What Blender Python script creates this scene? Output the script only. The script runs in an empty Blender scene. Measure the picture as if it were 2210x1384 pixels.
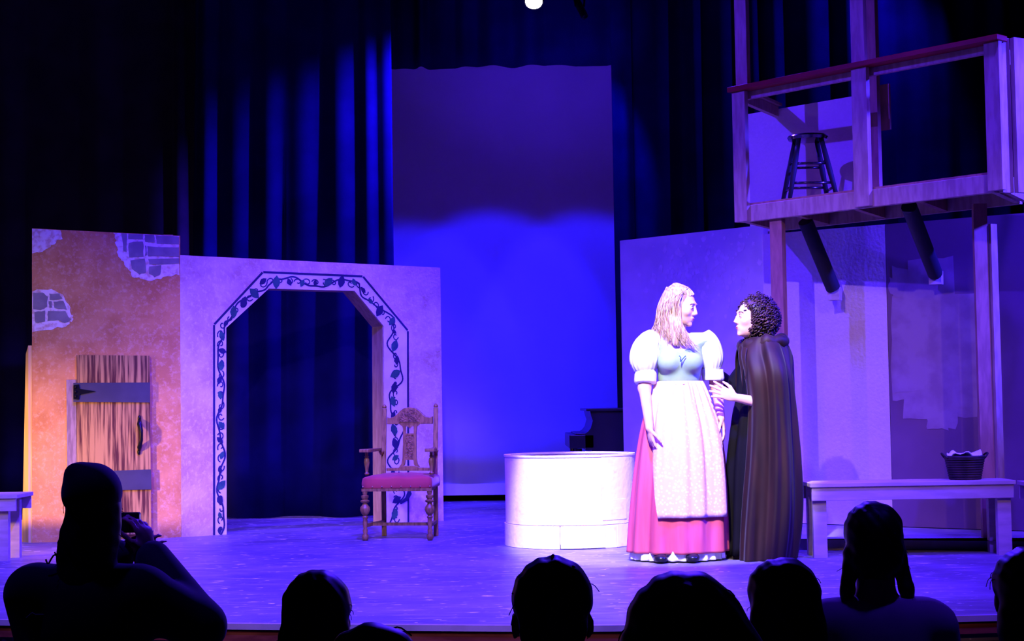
import bpy, bmesh, math, random
import numpy as np
from mathutils import Vector, Matrix
SC = bpy.context.scene; COL = SC.collection
PI = math.pi
def rad(a): return math.radians(a)
# ------------------------------------------------------------------ camera
FPX, CZ = 3530.0, 0.95
pitch = math.atan(178/FPX); roll = -rad(.9)
RM = Matrix.Rotation(PI/2+pitch, 4, 'X') @ Matrix.Rotation(roll, 4, 'Z')
cd = bpy.data.cameras.new('camera'); cam = bpy.data.objects.new('camera', cd); COL.objects.link(cam)
cam.matrix_world = Matrix.Translation((0, 0, CZ)) @ RM
cd.sensor_width = 36; cd.lens = 36*FPX/2210; cd.clip_start = .05; SC.camera = cam
def ray(x, y): return RM.to_3x3() @ Vector(((x-1105)/FPX, (692-y)/FPX, -1))
def at(x, y, Y):
    v = ray(x, y); return Vector((0, 0, CZ)) + v*(Y/v.y)
def fl(x, y, z=0):
    v = ray(x, y); return Vector((0, 0, CZ)) + v*((z-CZ)/v.z)
# ------------------------------------------------------------------ world, exposure, lights
SC.view_settings.view_transform = 'Standard'; SC.view_settings.look = 'None'
SC.view_settings.gamma = 1; SC.view_settings.use_curve_mapping = False
SC.view_settings.exposure = 0
w = bpy.data.worlds.new('world'); SC.world = w; w.use_nodes = True
w.node_tree.nodes['Background'].inputs[0].default_value = (.02, .01, .3, 1)
w.node_tree.nodes['Background'].inputs[1].default_value = .004
def spot(name, loc, tgt, col, power, deg, blend=.3, size=.08):
    l = bpy.data.lights.new(name, 'SPOT'); l.color = col; l.energy = power
    l.spot_size = rad(deg); l.spot_blend = blend; l.shadow_soft_size = size
    o = bpy.data.objects.new(name, l); COL.objects.link(o)
    o.location = loc; o.rotation_euler = (Vector(tgt)-Vector(loc)).to_track_quat('-Z', 'Y').to_euler()
    return o
BLUE = (.055, .012, 1); VIOLET = (.30, .10, 1); LAV = (.62, .30, 1); PINK = (1, .74, .42); AMBER = (1, .50, .10); WHITE = (1, .88, .76)
# blue washes over the stage from the overhead rigging
spot('blue_wash', (-2.4, 9.0, 6.2), (-1.4, 12.3, .2), BLUE, 2400, 52, .8, .15)
spot('blue_wash', (0, 7.6, 6.4), (-.6, 9.8, 0), BLUE, 10500, 66, .8, .15)
spot('blue_wash', (3.0, 8.0, 6.3), (2.5, 9.9, .0), BLUE, 2600, 50, .8, .15)
spot('blue_apron_wash', (-2.4, 5.0, 6.0), (-1.6, 8.3, 0), BLUE, 2900, 60, .8, .15)
spot('blue_apron_wash', (2.2, 5.0, 6.0), (1.6, 8.3, 0), BLUE, 2900, 60, .8, .15)
spot('blue_back_light', (1.1, 12.3, 4.4), (.4, 7.2, 0), BLUE, 2600, 85, .7, .1)
spot('blue_side_light', (5.6, 8.6, 3.6), (2.6, 10.0, 1.9), (.03, .015, 1), 6500, 40, .6, .1)
spot('blue_cross_light', (-4.6, 6.4, 6.0), (1.9, 11.3, 1.4), BLUE, 4200, 38, .7, .05)
spot('blue_curtain_light', (.2, 13.45, 4.6), (-1.9, 13.95, 1.3), BLUE, 3600, 80, 1, .03)
spot('blue_curtain_light', (3.9, 13.6, 4.9), (2.2, 14.4, 3.0), BLUE, 260, 100, 1, .03)
# floods on the backdrop: their tops end in scallops
for sx_, cx_, tz in ((-.55, -1.2, 1.2), (-.12, -.22, 1.42), (.40, .86, 1.34)):
    spot('backdrop_flood', (sx_, 13.4, 4.75), (cx_, 16.0, tz-.35), (.010, .006, 1), 640, 38, .22, .08)
spot('backdrop_low_fill', (-.1, 13.5, 4.7), (-.1, 16.0, .0), (.010, .006, 1), 1100, 38, 1, .08)  # added fill from above, brightens the cloth near its hem
spot('backdrop_dim_wash', (.35, 12.3, 3.3), (.3, 16.0, 3.5), (.15, .02, 1), 34, 75, .8, .12)
# front of house washes, plus added fill spots for the apron edge
spot('lavender_left_wash', (-.2, 2.5, 6.0), (-1.5, 12.6, .9), LAV, 1900, 18, .8, .12)
spot('lavender_right_wash', (-2.0, 2.8, 6.6), (2.1, 11.3, .9), LAV, 1600, 16, .8, .05)
spot('lavender_balcony_wash', (1.6, 2.0, 4.4), (2.2, 10.5, 2.6), VIOLET, 100, 20, .8, .08)
spot('amber_right_light', (3.2, 3.0, 4.6), (2.25, 11.0, .5), AMBER, 420, 20, .8, .06)
spot('pink_left_wash', (-4.5, 3.5, 5.6), (-3.2, 11.9, .8), PINK, 1100, 19, .9, .12)
spot('amber_left_light', (-5.4, 8.8, .9), (-3.5, 11.9, .1), AMBER, 1300, 44, .9, .1)
spot('lavender_floor_wash', (-.6, 2.4, 6.4), (-.7, 9.6, 0), (.60, .42, 1), 1300, 42, .9, .1)
for x_ in (-1.6, 0, 1.6): spot('edge_fill', (x_*.6, 1.0, 6.0), (x_, 7.35, .12), (1, .45, .55), 420, 10, .9, .1)  # added narrow spots, only there to brighten the apron trim
spot('white_key_light', (-.35, 4.6, 5.9), (.84, 9.95, .80), WHITE, 6600, 15, .22, .06)

# ------------------------------------------------------------------ materials
MATS = {}
def mat(name, col, rough=.6, metal=0, spec=.3, mix=None, scale=6, detail=4, contrast=(.4, .6), stretch=(1, 1, 1), bump=0, bscale=60, sheen=0, emit=None, es=0, kind='noise'):
    if name in MATS: return MATS[name]
    m = bpy.data.materials.new(name); m.use_nodes = True; MATS[name] = m
    N = m.node_tree.nodes; L = m.node_tree.links; b = N['Principled BSDF']
    b.inputs['Base Color'].default_value = (*col, 1); b.inputs['Roughness'].default_value = rough
    b.inputs['Metallic'].default_value = metal; b.inputs['Specular IOR Level'].default_value = spec
    b.inputs['Sheen Weight'].default_value = sheen; b.inputs['Sheen Roughness'].default_value = .4
    tc = N.new('ShaderNodeTexCoord'); mp = N.new('ShaderNodeMapping'); L.new(tc.outputs['Object'], mp.inputs[0])
    mp.inputs['Scale'].default_value = stretch
    mc = mix if mix else tuple(c*.82 for c in col)
    if kind == 'voronoi':
        t = N.new('ShaderNodeTexVoronoi'); t.inputs['Scale'].default_value = scale; out = t.outputs['Distance']
    elif kind == 'wave':
        t = N.new('ShaderNodeTexWave'); t.inputs['Scale'].default_value = scale; t.inputs['Distortion'].default_value = 6
        t.inputs['Detail'].default_value = detail; t.inputs['Detail Scale'].default_value = 2.5; out = t.outputs['Fac']
    else:
        t = N.new('ShaderNodeTexNoise'); t.inputs['Scale'].default_value = scale; t.inputs['Detail'].default_value = detail; out = t.outputs['Fac']
    L.new(mp.outputs[0], t.inputs['Vector'])
    r = N.new('ShaderNodeValToRGB'); r.color_ramp.elements[0].position = contrast[0]; r.color_ramp.elements[1].position = contrast[1]
    r.color_ramp.elements[0].color = (*mc, 1); r.color_ramp.elements[1].color = (*col, 1)
    L.new(out, r.inputs[0]); L.new(r.outputs[0], b.inputs['Base Color'])
    if bump:
        n2 = N.new('ShaderNodeTexNoise'); n2.inputs['Scale'].default_value = bscale; L.new(mp.outputs[0], n2.inputs['Vector'])
        bp = N.new('ShaderNodeBump'); bp.inputs['Strength'].default_value = bump; bp.inputs['Distance'].default_value = .01
        L.new(n2.outputs['Fac'], bp.inputs['Height']); L.new(bp.outputs[0], b.inputs['Normal'])
    if emit: b.inputs['Emission Color'].default_value = (*emit, 1); b.inputs['Emission Strength'].default_value = es
    return m
def stucco(name, a, b_, c_, sc=5, dab=True):
    """sponged scenic paint: a base broken by pale dabs"""
    m = mat(name, a, .8, mix=b_, scale=sc, detail=8, contrast=(.38, .62), bump=.25, bscale=45)
    if dab:
        N = m.node_tree.nodes; L = m.node_tree.links; b = N['Principled BSDF']
        src = b.inputs['Base Color'].links[0].from_socket
        n = N.new('ShaderNodeTexNoise'); n.inputs['Scale'].default_value = 30; n.inputs['Detail'].default_value = 12; n.inputs['Roughness'].default_value = .7
        tc = [x for x in N if x.type == 'TEX_COORD'][0]; L.new(tc.outputs['Object'], n.inputs['Vector'])
        r = N.new('ShaderNodeValToRGB'); r.color_ramp.elements[0].position = .50; r.color_ramp.elements[1].position = .66
        r.color_ramp.elements[0].color = (0, 0, 0, 1); r.color_ramp.elements[1].color = (.6, .6, .6, 1)
        L.new(n.outputs['Fac'], r.inputs[0])
        mx = N.new('ShaderNodeMixRGB'); L.new(r.outputs[0], mx.inputs[0]); L.new(src, mx.inputs[1]); mx.inputs[2].default_value = (*c_, 1)
        L.new(mx.outputs[0], b.inputs['Base Color'])
    return m
def floor_mat():
    m = bpy.data.materials.new('stage_floor_paint'); m.use_nodes = True
    N = m.node_tree.nodes; L = m.node_tree.links; b = N['Principled BSDF']
    tc = N.new('ShaderNodeTexCoord')
    def noise(scale, st, det=5, rot=0):
        mp = N.new('ShaderNodeMapping'); mp.inputs['Scale'].default_value = st; mp.inputs['Rotation'].default_value = (0, 0, rot); L.new(tc.outputs['Object'], mp.inputs[0])
        n = N.new('ShaderNodeTexNoise'); n.inputs['Scale'].default_value = scale; n.inputs['Detail'].default_value = det
        L.new(mp.outputs[0], n.inputs['Vector']); return n.outputs['Fac']
    def ramp(s, p0, p1, c0, c1):
        r = N.new('ShaderNodeValToRGB'); e = r.color_ramp.elements; e[0].position = p0; e[1].position = p1; e[0].color = c0; e[1].color = c1
        L.new(s, r.inputs[0]); return r.outputs[0]
    base = ramp(noise(1.6, (1, 1, 1), 6), .35, .7, (.11, .10, .12, 1), (.20, .18, .21, 1))
    s1 = ramp(noise(9, (.35, 3, 1), 10, .2), .56, .70, (0, 0, 0, 1), (.7, .7, .7, 1))
    s2 = ramp(noise(26, (.4, 1, 1), 3, -.1), .655, .675, (0, 0, 0, 1), (1, 1, 1, 1))
    m1 = N.new('ShaderNodeMixRGB'); L.new(s1, m1.inputs[0]); L.new(base, m1.inputs[1]); m1.inputs[2].default_value = (.45, .42, .42, 1)
    m2 = N.new('ShaderNodeMixRGB'); L.new(s2, m2.inputs[0]); L.new(m1.outputs[0], m2.inputs[1]); m2.inputs[2].default_value = (.9, .88, .85, 1)
    L.new(m2.outputs[0], b.inputs['Base Color'])
    rr = ramp(noise(5, (.5, 2, 1), 6, .15), .3, .7, (.34, .34, .34, 1), (.55, .55, .55, 1)); L.new(rr, b.inputs['Roughness'])
    b.inputs['Specular IOR Level'].default_value = .5
    return m
M_floor = floor_mat()
M_cyc = mat('backdrop_cloth', (.80, .80, .80), .95, spec=0, mix=(.76, .76, .76), scale=2)
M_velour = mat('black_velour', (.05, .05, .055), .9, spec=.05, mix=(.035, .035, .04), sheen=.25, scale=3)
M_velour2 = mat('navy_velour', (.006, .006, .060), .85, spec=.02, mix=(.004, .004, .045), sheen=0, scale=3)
M_terra = stucco('terracotta_scenic_paint', (.62, .31, .10), (.50, .22, .06), (.70, .45, .25))
M_pale = stucco('pale_scenic_paint', (.72, .56, .52), (.56, .36, .30), (.86, .78, .76))
M_wall = stucco('smooth_cream_paint', (.66, .58, .52), (.60, .52, .48), (.70, .62, .56), 2)
M_wallA = mat('blotched_grey_paint', (.50, .45, .50), .8, mix=(.42, .38, .44), scale=3)
M_dab = mat('pale_blotch_paint', (.56, .50, .55), .85, mix=(.48, .42, .46), scale=12)
M_dark = mat('dark_plum_paint', (.17, .10, .13), .8, mix=(.14, .08, .11), scale=2)
M_brush = mat('brushed_mauve_paint', (.30, .22, .24), .8, mix=(.24, .16, .19), scale=7)
M_stone = mat('painted_stone_grey', (.28, .26, .24), .8, mix=(.22, .20, .19), scale=9)
M_mortar = mat('pale_mortar_paint', (.80, .72, .66), .9, mix=(.62, .42, .32), scale=30, contrast=(.35, .55))
M_band = mat('pale_border_paint', (.78, .74, .74), .8, mix=(.68, .62, .64), scale=8)
M_ink = mat('dark_blue_line_paint', (.02, .02, .09), .7)
M_leaf = mat('dark_green_leaf_paint', (.03, .13, .10), .7, mix=(.02, .07, .09), scale=20)
M_door = mat('streaked_door_graining', (.50, .30, .08), .7, mix=(.09, .025, .012), scale=2.2, detail=5, contrast=(.40, .56), stretch=(22, 22, 1.0))
M_strap = mat('dark_iron_paint', (.05, .05, .07), .6)
M_iron = mat('black_iron', (.012, .012, .015), .35, metal=.6)
M_board = mat('weathered_grey_board', (.34, .26, .24), .8, mix=(.22, .16, .15), scale=8, stretch=(6, 6, 1))
M_ply = mat('pale_plywood', (.62, .44, .26), .7, mix=(.52, .35, .20), scale=5, stretch=(6, 6, .6))
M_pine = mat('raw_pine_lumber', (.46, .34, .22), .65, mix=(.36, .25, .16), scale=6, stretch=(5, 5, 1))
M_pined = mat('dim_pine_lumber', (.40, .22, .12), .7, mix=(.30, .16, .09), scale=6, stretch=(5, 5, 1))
M_red = mat('dark_red_handrail_paint', (.28, .012, .012), .45)
M_cream = mat('cream_bench_paint', (.50, .40, .31), .7, mix=(.42, .34, .26), scale=6, stretch=(1, 5, 5))
M_oak = mat('carved_golden_oak', (.33, .22, .045), .45, mix=(.19, .11, .02), scale=14, stretch=(4, 4, 1), spec=.5)
M_carve = mat('carved_relief_oak', (.31, .20, .045), .5, mix=(.12, .07, .015), scale=60, bump=1, bscale=90)
M_seat = mat('rose_velvet', (.46, .08, .045), .8, mix=(.38, .06, .04), scale=5, sheen=.5)
M_brass = mat('brass', (.8, .6, .3), .3, metal=1)
M_well = mat('whitewashed_well_plaster', (.84, .76, .72), .85, mix=(.74, .62, .55), scale=14, contrast=(.3, .42), bump=.3, bscale=30)
M_well2 = mat('whitewashed_rim', (.86, .80, .78), .8)
M_black = mat('black_lacquer', (.008, .008, .012), .3)
M_blackm = mat('matt_black_paint', (.015, .015, .018), .7)
M_skin = mat('fair_skin', (.70, .42, .31), .55, mix=(.64, .37, .27), scale=14, spec=.3)
M_skin2 = mat('tan_skin', (.50, .29, .20), .55)
M_lips = mat('lip_red', (.45, .07, .08), .4)
M_eye = mat('eye_dark', (.03, .02, .02), .2)
M_eyew = mat('eye_white', (.75, .72, .70), .25)
M_blond = mat('blonde_hair', (.62, .45, .24), .45, mix=(.26, .15, .07), scale=30, stretch=(3, 3, .5), spec=.5)
M_curl = mat('dark_brown_curls', (.060, .026, .018), .5, mix=(.02, .009, .007), scale=20, spec=.35)
M_hairb = mat('black_hair', (.010, .008, .008), .5, spec=.4)
M_blouse = mat('white_cotton', (.74, .80, .68), .85, bump=.2, bscale=25)
M_green = mat('sage_green_bodice', (.26, .40, .26), .8, mix=(.22, .35, .22), scale=9)
M_rose = mat('rose_satin_skirt', (.52, .085, .13), .5, mix=(.44, .065, .10), scale=4, stretch=(5, 5, .5), spec=.3)
M_apron = mat('pink_floral_apron', (.66, .40, .40), .85, mix=(.74, .54, .52), scale=52, contrast=(.30, .46), kind='voronoi')
M_petti = mat('white_petticoat', (.85, .84, .80), .8)
M_cloak = mat('dark_brown_velvet', (.020, .0065, .0025), .6, mix=(.011, .0035, .0015), scale=5, stretch=(3, 3, .6), sheen=.06, spec=.2)
M_dress = mat('black_dress_cloth', (.003, .0025, .004), .8, spec=.1)
M_cloth = mat('dark_jacket_cloth', (.012, .012, .018), .85, sheen=.15)
M_shirt = mat('mauve_shirt_cotton', (.48, .33, .42), .85)
M_uphol = mat('black_seat_upholstery', (.008, .008, .010), .9)
M_wick = mat('dark_wicker', (.045, .028, .018), .7, mix=(.015, .01, .008), scale=10)
M_linen = mat('pale_blue_linen', (.70, .78, .85), .8)
M_apronwood = mat('red_brown_stage_trim', (.22, .055, .03), .4, mix=(.14, .03, .02), scale=6, stretch=(.5, 6, 6))
M_nose = mat('worn_stage_nosing', (.42, .36, .40), .4)
M_house = mat('dark_house_carpet', (.02, .018, .02), .95)
M_lens = mat('lit_lamp_lens', (1, 1, 1), .3, emit=(.75, .72, 1), es=60)

# ------------------------------------------------------------------ builders (all take world coordinates)
class MB:
    def __init__(s): s.v = []; s.f = []
    def add(s, vs, fs):
        n = len(s.v); s.v += [tuple(p) for p in vs]; s.f += [tuple(i+n for i in q) for q in fs]; return s
    def box(s, c, ax, ay, az):
        c = Vector(c); ax, ay, az = Vector(ax), Vector(ay), Vector(az)
        p = [c+ax*i/2+ay*j/2+az*k/2 for i in (-1, 1) for j in (-1, 1) for k in (-1, 1)]
        return s.add(p, [(0, 1, 3, 2), (4, 6, 7, 5), (0, 4, 5, 1), (2, 3, 7, 6), (0, 2, 6, 4), (1, 5, 7, 3)])
    def beam(s, a, b, wdt, hgt, up=(0, 0, 1)):
        a, b = Vector(a), Vector(b); d = (b-a); u = Vector(up)
        if abs(d.normalized().dot(u)) > .95: u = Vector((0, 1, 0))
        sd = d.cross(u).normalized(); u = sd.cross(d).normalized()
        return s.box((a+b)/2, d, sd*wdt, u*hgt)
    def prism(s, poly, o, U, V, T):
        o, U, V, T = Vector(o), Vector(U), Vector(V), Vector(T); n = len(poly)
        a = [o+U*x+V*y for x, y in poly]; b = [p+T for p in a]
        return s.add(a+b, [tuple(range(n)), tuple(range(2*n-1, n-1, -1))]+[(i, n+i, n+(i+1) % n, (i+1) % n) for i in range(n)])
    def tube(s, pts, r, n=8, cap=True, rip=0, ripn=0, flat=1, upv=(0, 0, 1)):
        pts = [Vector(p) for p in pts]; m = len(pts)
        if not hasattr(r, '__len__'): r = [r]*m
        vs = []; pu = None
        for i, p in enumerate(pts):
            d = (pts[min(i+1, m-1)]-pts[max(i-1, 0)]).normalized()
            u = pu if pu else (Vector(upv) if abs(d.dot(Vector(upv))) < .9 else Vector((0, 1, 0)))
            a = (u-d*u.dot(d)).normalized(); pu = a; b = d.cross(a)
            for k in range(n):
                t = 2*PI*k/n; rr = r[i]*(1+rip*math.sin(ripn*t))
                vs.append(p+a*rr*math.cos(t)+b*rr*math.sin(t)*flat)
        fs = [(i*n+k, i*n+(k+1) % n, (i+1)*n+(k+1) % n, (i+1)*n+k) for i in range(m-1) for k in range(n)]
        if cap: fs += [tuple(range(n-1, -1, -1)), tuple((m-1)*n+k for k in range(n))]
        return s.add(vs, fs)
    def lathe(s, prof, c, n=20, axis=(0, 0, 1)):
        c = Vector(c); ax = Vector(axis).normalized(); a = ax.orthogonal().normalized(); b = ax.cross(a); m = len(prof)
        vs = [c+ax*z+a*r*math.cos(2*PI*k/n)+b*r*math.sin(2*PI*k/n) for z, r in prof for k in range(n)]
        fs = [(i*n+k, i*n+(k+1) % n, (i+1)*n+(k+1) % n, (i+1)*n+k) for i in range(m-1) for k in range(n)]
        fs += [tuple(range(n-1, -1, -1)), tuple((m-1)*n+k for k in range(n))]
        return s.add(vs, fs)
    def ball(s, c, r, n=10, m=7):
        r = r if hasattr(r, '__len__') else (r, r, r); c = Vector(c); vs = [c+Vector((0, 0, r[2]))]
        for i in range(1, m):
            a = PI*i/m
            for k in range(n): vs.append(c+Vector((r[0]*math.sin(a)*math.cos(2*PI*k/n), r[1]*math.sin(a)*math.sin(2*PI*k/n), r[2]*math.cos(a))))
        vs.append(c-Vector((0, 0, r[2]))); e = len(vs)-1
        fs = [(0, 1+k, 1+(k+1) % n) for k in range(n)]
        fs += [(1+i*n+k, 1+(i+1)*n+k, 1+(i+1)*n+(k+1) % n, 1+i*n+(k+1) % n) for i in range(m-2) for k in range(n)]
        fs += [(e, 1+(m-2)*n+(k+1) % n, 1+(m-2)*n+k) for k in range(n)]
        return s.add(vs, fs)
    def grid(s, fn, nu, nv, closed=False):
        vs = [fn(i/(nu if closed else nu-1), j/(nv-1)) for j in range(nv) for i in range(nu)]
        fs = [(j*nu+i, j*nu+(i+1) % nu, (j+1)*nu+(i+1) % nu, (j+1)*nu+i) for j in range(nv-1) for i in range(nu if closed else nu-1)]
        return s.add(vs, fs)
def finish(me, smooth, ang=None):
    if smooth:
        me.polygons.foreach_set('use_smooth', [True]*len(me.polygons))
        if ang: me.set_sharp_from_angle(angle=rad(ang))
def link(name, mb, m, parent=None, smooth=False, ang=None, origin=None, bevel=0, solid=0, tex0=None):
    if parent is not None:
        root = parent
        while root.parent: root = root.parent
        inv = root.matrix_basis.inverted()
    elif origin is not None: inv = Matrix.Translation(-Vector(origin))
    else:
        V = np.array(mb.v); origin = Vector(((V[:, 0].min()+V[:, 0].max())/2, (V[:, 1].min()+V[:, 1].max())/2, V[:, 2].min())); inv = Matrix.Translation(-origin)
    me = bpy.data.meshes.new(name); me.from_pydata([inv @ Vector(p) for p in mb.v], [], mb.f)
    bm = bmesh.new(); bm.from_mesh(me); bmesh.ops.recalc_face_normals(bm, faces=bm.faces); bm.to_mesh(me); bm.free()
    me.materials.append(m); finish(me, smooth, ang)
    o = bpy.data.objects.new(name, me); COL.objects.link(o)
    if parent is not None: o.parent = parent
    else: o.location = origin
    if solid: k = o.modifiers.new('s', 'SOLIDIFY'); k.thickness = solid; k.offset = 0
    if bevel: k = o.modifiers.new('b', 'BEVEL'); k.width = bevel; k.segments = 2; k.limit_method = 'ANGLE'
    return o
def tag(o, label, cat, group=None):
    o['label'] = label; o['category'] = cat
    if group: o['group'] = group
    return o
def thing(name, label, cat, loc, rotz=0, group=None):
    o = bpy.data.objects.new(name, None); COL.objects.link(o)
    o.matrix_basis = Matrix.Translation(Vector(loc)) @ Matrix.Rotation(rotz, 4, 'Z'); return tag(o, label, cat, group)
def struct(o): o['kind'] = 'structure'; return o
def lerp(a, b, t): return a+(b-a)*t
def interp(rows, t):
    """smooth interpolation of rows of numbers, t in 0..1"""
    n = len(rows)-1; x = min(max(t*n, 0), n-1e-6); i = int(x); f = x-i
    p0, p1, p2, p3 = rows[max(i-1, 0)], rows[i], rows[i+1], rows[min(i+2, n)]
    return [.5*((2*b)+(c-a)*f+(2*a-5*b+4*c-d)*f*f+(3*b-a-3*c+d)*f**3) for a, b, c, d in zip(p0, p1, p2, p3)]
def curve(pts, n=24): return [Vector(interp([tuple(p) for p in pts], i/(n-1))) for i in range(n)]

# implicit bodies: tapered capsules and ellipsoids blended into ONE surface
class Body:
    def __init__(s): s.p = []
    def cap(s, a, b, ra, rb=None, k=.02): s.p.append(('c', np.array(a, float), np.array(b, float), ra, ra if rb is None else rb, k)); return s
    def ell(s, c, r, R=None, k=.02): s.p.append(('e', np.array(c, float), np.array(r, float), np.eye(3) if R is None else R, 0, k)); return s
    def cut(s, c, r, R=None, k=.01): s.p.append(('x', np.array(c, float), np.array(r, float), np.eye(3) if R is None else R, 0, k)); return s
    def mesh(s, h, grow=0, clip=None, prims=None):
        P = prims if prims is not None else s.p
        bb = []
        for q in P:
            if q[0] == 'c': m = max(q[3], q[4])+grow+.02; bb.append((np.minimum(q[1], q[2])-m, np.maximum(q[1], q[2])+m))
            else: m = q[2].max()+grow+.02; bb.append((q[1]-m, q[1]+m))
        add = [b for q, b in zip(P, bb) if q[0] != 'x']
        lo = np.min([b[0] for b in add], 0)-2*h; hi = np.max([b[1] for b in add], 0)+2*h
        n = np.ceil((hi-lo)/h).astype(int)+1
        V = np.full(n, .05, np.float32)
        ax = [lo[i]+h*np.arange(n[i]) for i in range(3)]
        for q, b in zip(P, bb):
            i0 = np.maximum(((b[0]-lo)/h).astype(int)-1, 0); i1 = np.minimum(((b[1]-lo)/h).astype(int)+2, n)
            if (i1 <= i0).any(): continue
            X, Y, Z = np.meshgrid(ax[0][i0[0]:i1[0]], ax[1][i0[1]:i1[1]], ax[2][i0[2]:i1[2]], indexing='ij', sparse=True)
            k = q[5]
            if q[0] == 'c':
                a, e = q[1], q[2]; d = e-a; L2 = max(d@d, 1e-9)
                t = np.clip(((X-a[0])*d[0]+(Y-a[1])*d[1]+(Z-a[2])*d[2])/L2, 0, 1)
                D = np.sqrt((X-a[0]-t*d[0])**2+(Y-a[1]-t*d[1])**2+(Z-a[2]-t*d[2])**2)-(q[3]+(q[4]-q[3])*t)
            else:
                c, r, R = q[1], q[2], q[3]
                lx = ((X-c[0])*R[0, 0]+(Y-c[1])*R[1, 0]+(Z-c[2])*R[2, 0]); ly = ((X-c[0])*R[0, 1]+(Y-c[1])*R[1, 1]+(Z-c[2])*R[2, 1]); lz = ((X-c[0])*R[0, 2]+(Y-c[1])*R[1, 2]+(Z-c[2])*R[2, 2])
                k0 = np.sqrt((lx/r[0])**2+(ly/r[1])**2+(lz/r[2])**2); k1 = np.sqrt((lx/r[0]**2)**2+(ly/r[1]**2)**2+(lz/r[2]**2)**2)
                D = k0*(k0-1)/np.maximum(k1, 1e-6)
            sl = tuple(slice(i0[i], i1[i]) for i in range(3)); A = V[sl]
            if q[0] == 'x':
                D = -D; hh = np.maximum(k-np.abs(A-D), 0)/k; V[sl] = np.maximum(A, D)+hh*hh*k/4
            else:
                hh = np.maximum(k-np.abs(A-D), 0)/k; V[sl] = np.minimum(A, D)-hh*hh*k/4
        V -= grow
        if clip is not None:
            X, Y, Z = np.meshgrid(*ax, indexing='ij', sparse=True); V = np.maximum(V, clip(X, Y, Z).astype(np.float32))
        return nets(V, lo, h)
def nets(V, lo, h):
    ins = V < 0; c = np.zeros(np.array(V.shape)-1, int)
    for dx in (0, 1):
        for dy in (0, 1):
            for dz in (0, 1): c += ins[dx:V.shape[0]-1+dx, dy:V.shape[1]-1+dy, dz:V.shape[2]-1+dz]
    act = (c > 0) & (c < 8); I = np.argwhere(act); idx = -np.ones(c.shape, int); idx[act] = np.arange(len(I))
    acc = np.zeros((len(I), 3)); cnt = np.zeros(len(I)); cs = [(a, b, d) for a in (0, 1) for b in (0, 1) for d in (0, 1)]
    for p in cs:
        for a in range(3):
            if p[a]: continue
            q = list(p); q[a] = 1
            v0 = V[tuple((I+p).T)]; v1 = V[tuple((I+q).T)]; m = (v0 < 0) != (v1 < 0)
            t = np.where(m, v0/np.where(m, v0-v1, 1), 0); pt = np.array(p, float)[None]+np.zeros((len(I), 1)); pt[:, a] = t
            acc += pt*m[:, None]; cnt += m
    vs = lo+h*(I+acc/cnt[:, None]); F = []
    for a in range(3):
        b, d = (a+1) % 3, (a+2) % 3
        s0 = [slice(None)]*3; s1 = [slice(None)]*3; s0[a] = slice(0, -1); s1[a] = slice(1, None)
        A = ins[tuple(s0)]; B = ins[tuple(s1)]; E = np.argwhere(A != B)
        E = E[(E[:, b] > 0) & (E[:, d] > 0) & (E[:, b] < V.shape[b]-1) & (E[:, d] < V.shape[d]-1)]
        def g(ob, od):
            e = E.copy(); e[:, b] -= ob; e[:, d] -= od; return idx[tuple(e.T)]
        Q = np.stack([g(1, 1), g(0, 1), g(0, 0), g(1, 0)], 1); fl_ = ~A[tuple(E.T)]; Q[fl_] = Q[fl_][:, ::-1]; F.append(Q)
    F = np.concatenate(F); F = F[(F >= 0).all(1)]
    # relax
    for _ in range(1):
        s = np.zeros_like(vs); n_ = np.zeros(len(vs))
        for i in range(4):
            np.add.at(s, F[:, i], vs[F[:, (i+1) % 4]]); np.add.at(n_, F[:, i], 1)
            np.add.at(s, F[:, i], vs[F[:, (i-1) % 4]]); np.add.at(n_, F[:, i], 1)
        vs = .55*vs+.45*s/np.maximum(n_, 1)[:, None]
    return vs, F
def linkN(name, VF, m, parent=None, origin=None):
    vs, F = VF
    if parent is not None:
        root = parent
        while root.parent: root = root.parent
        M = np.array(root.matrix_basis.inverted())
    else: M = np.array(Matrix.Translation(-Vector(origin)))
    vs = vs@M[:3, :3].T+M[:3, 3]
    me = bpy.data.meshes.new(name); me.vertices.add(len(vs)); me.vertices.foreach_set('co', vs.ravel())
    me.loops.add(F.size); me.loops.foreach_set('vertex_index', F.ravel().astype(np.int32))
    me.polygons.add(len(F)); me.polygons.foreach_set('loop_start', (np.arange(len(F))*4).astype(np.int32)); me.polygons.foreach_set('loop_total', np.full(len(F), 4, np.int32))
    me.update(calc_edges=True); me.validate(); me.materials.append(m); finish(me, True)
    o = bpy.data.objects.new(name, me); COL.objects.link(o)
    if parent is not None: o.parent = parent
    else: o.location = origin
    return o
def frame(yaw, pit=0, rol=0):
    """columns: right, forward, up of a head; yaw 0 looks at -Y (the audience), + turns to +X; pit<0 looks down"""
    f = np.array([math.sin(yaw)*math.cos(pit), -math.cos(yaw)*math.cos(pit), math.sin(pit)])
    u0 = np.array([math.sin(rol)*math.cos(yaw), math.sin(rol)*math.sin(yaw), math.cos(rol)])
    r = np.cross(f, u0); r /= np.linalg.norm(r); u = np.cross(r, f); return np.stack([r, f, u], 1)
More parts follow.
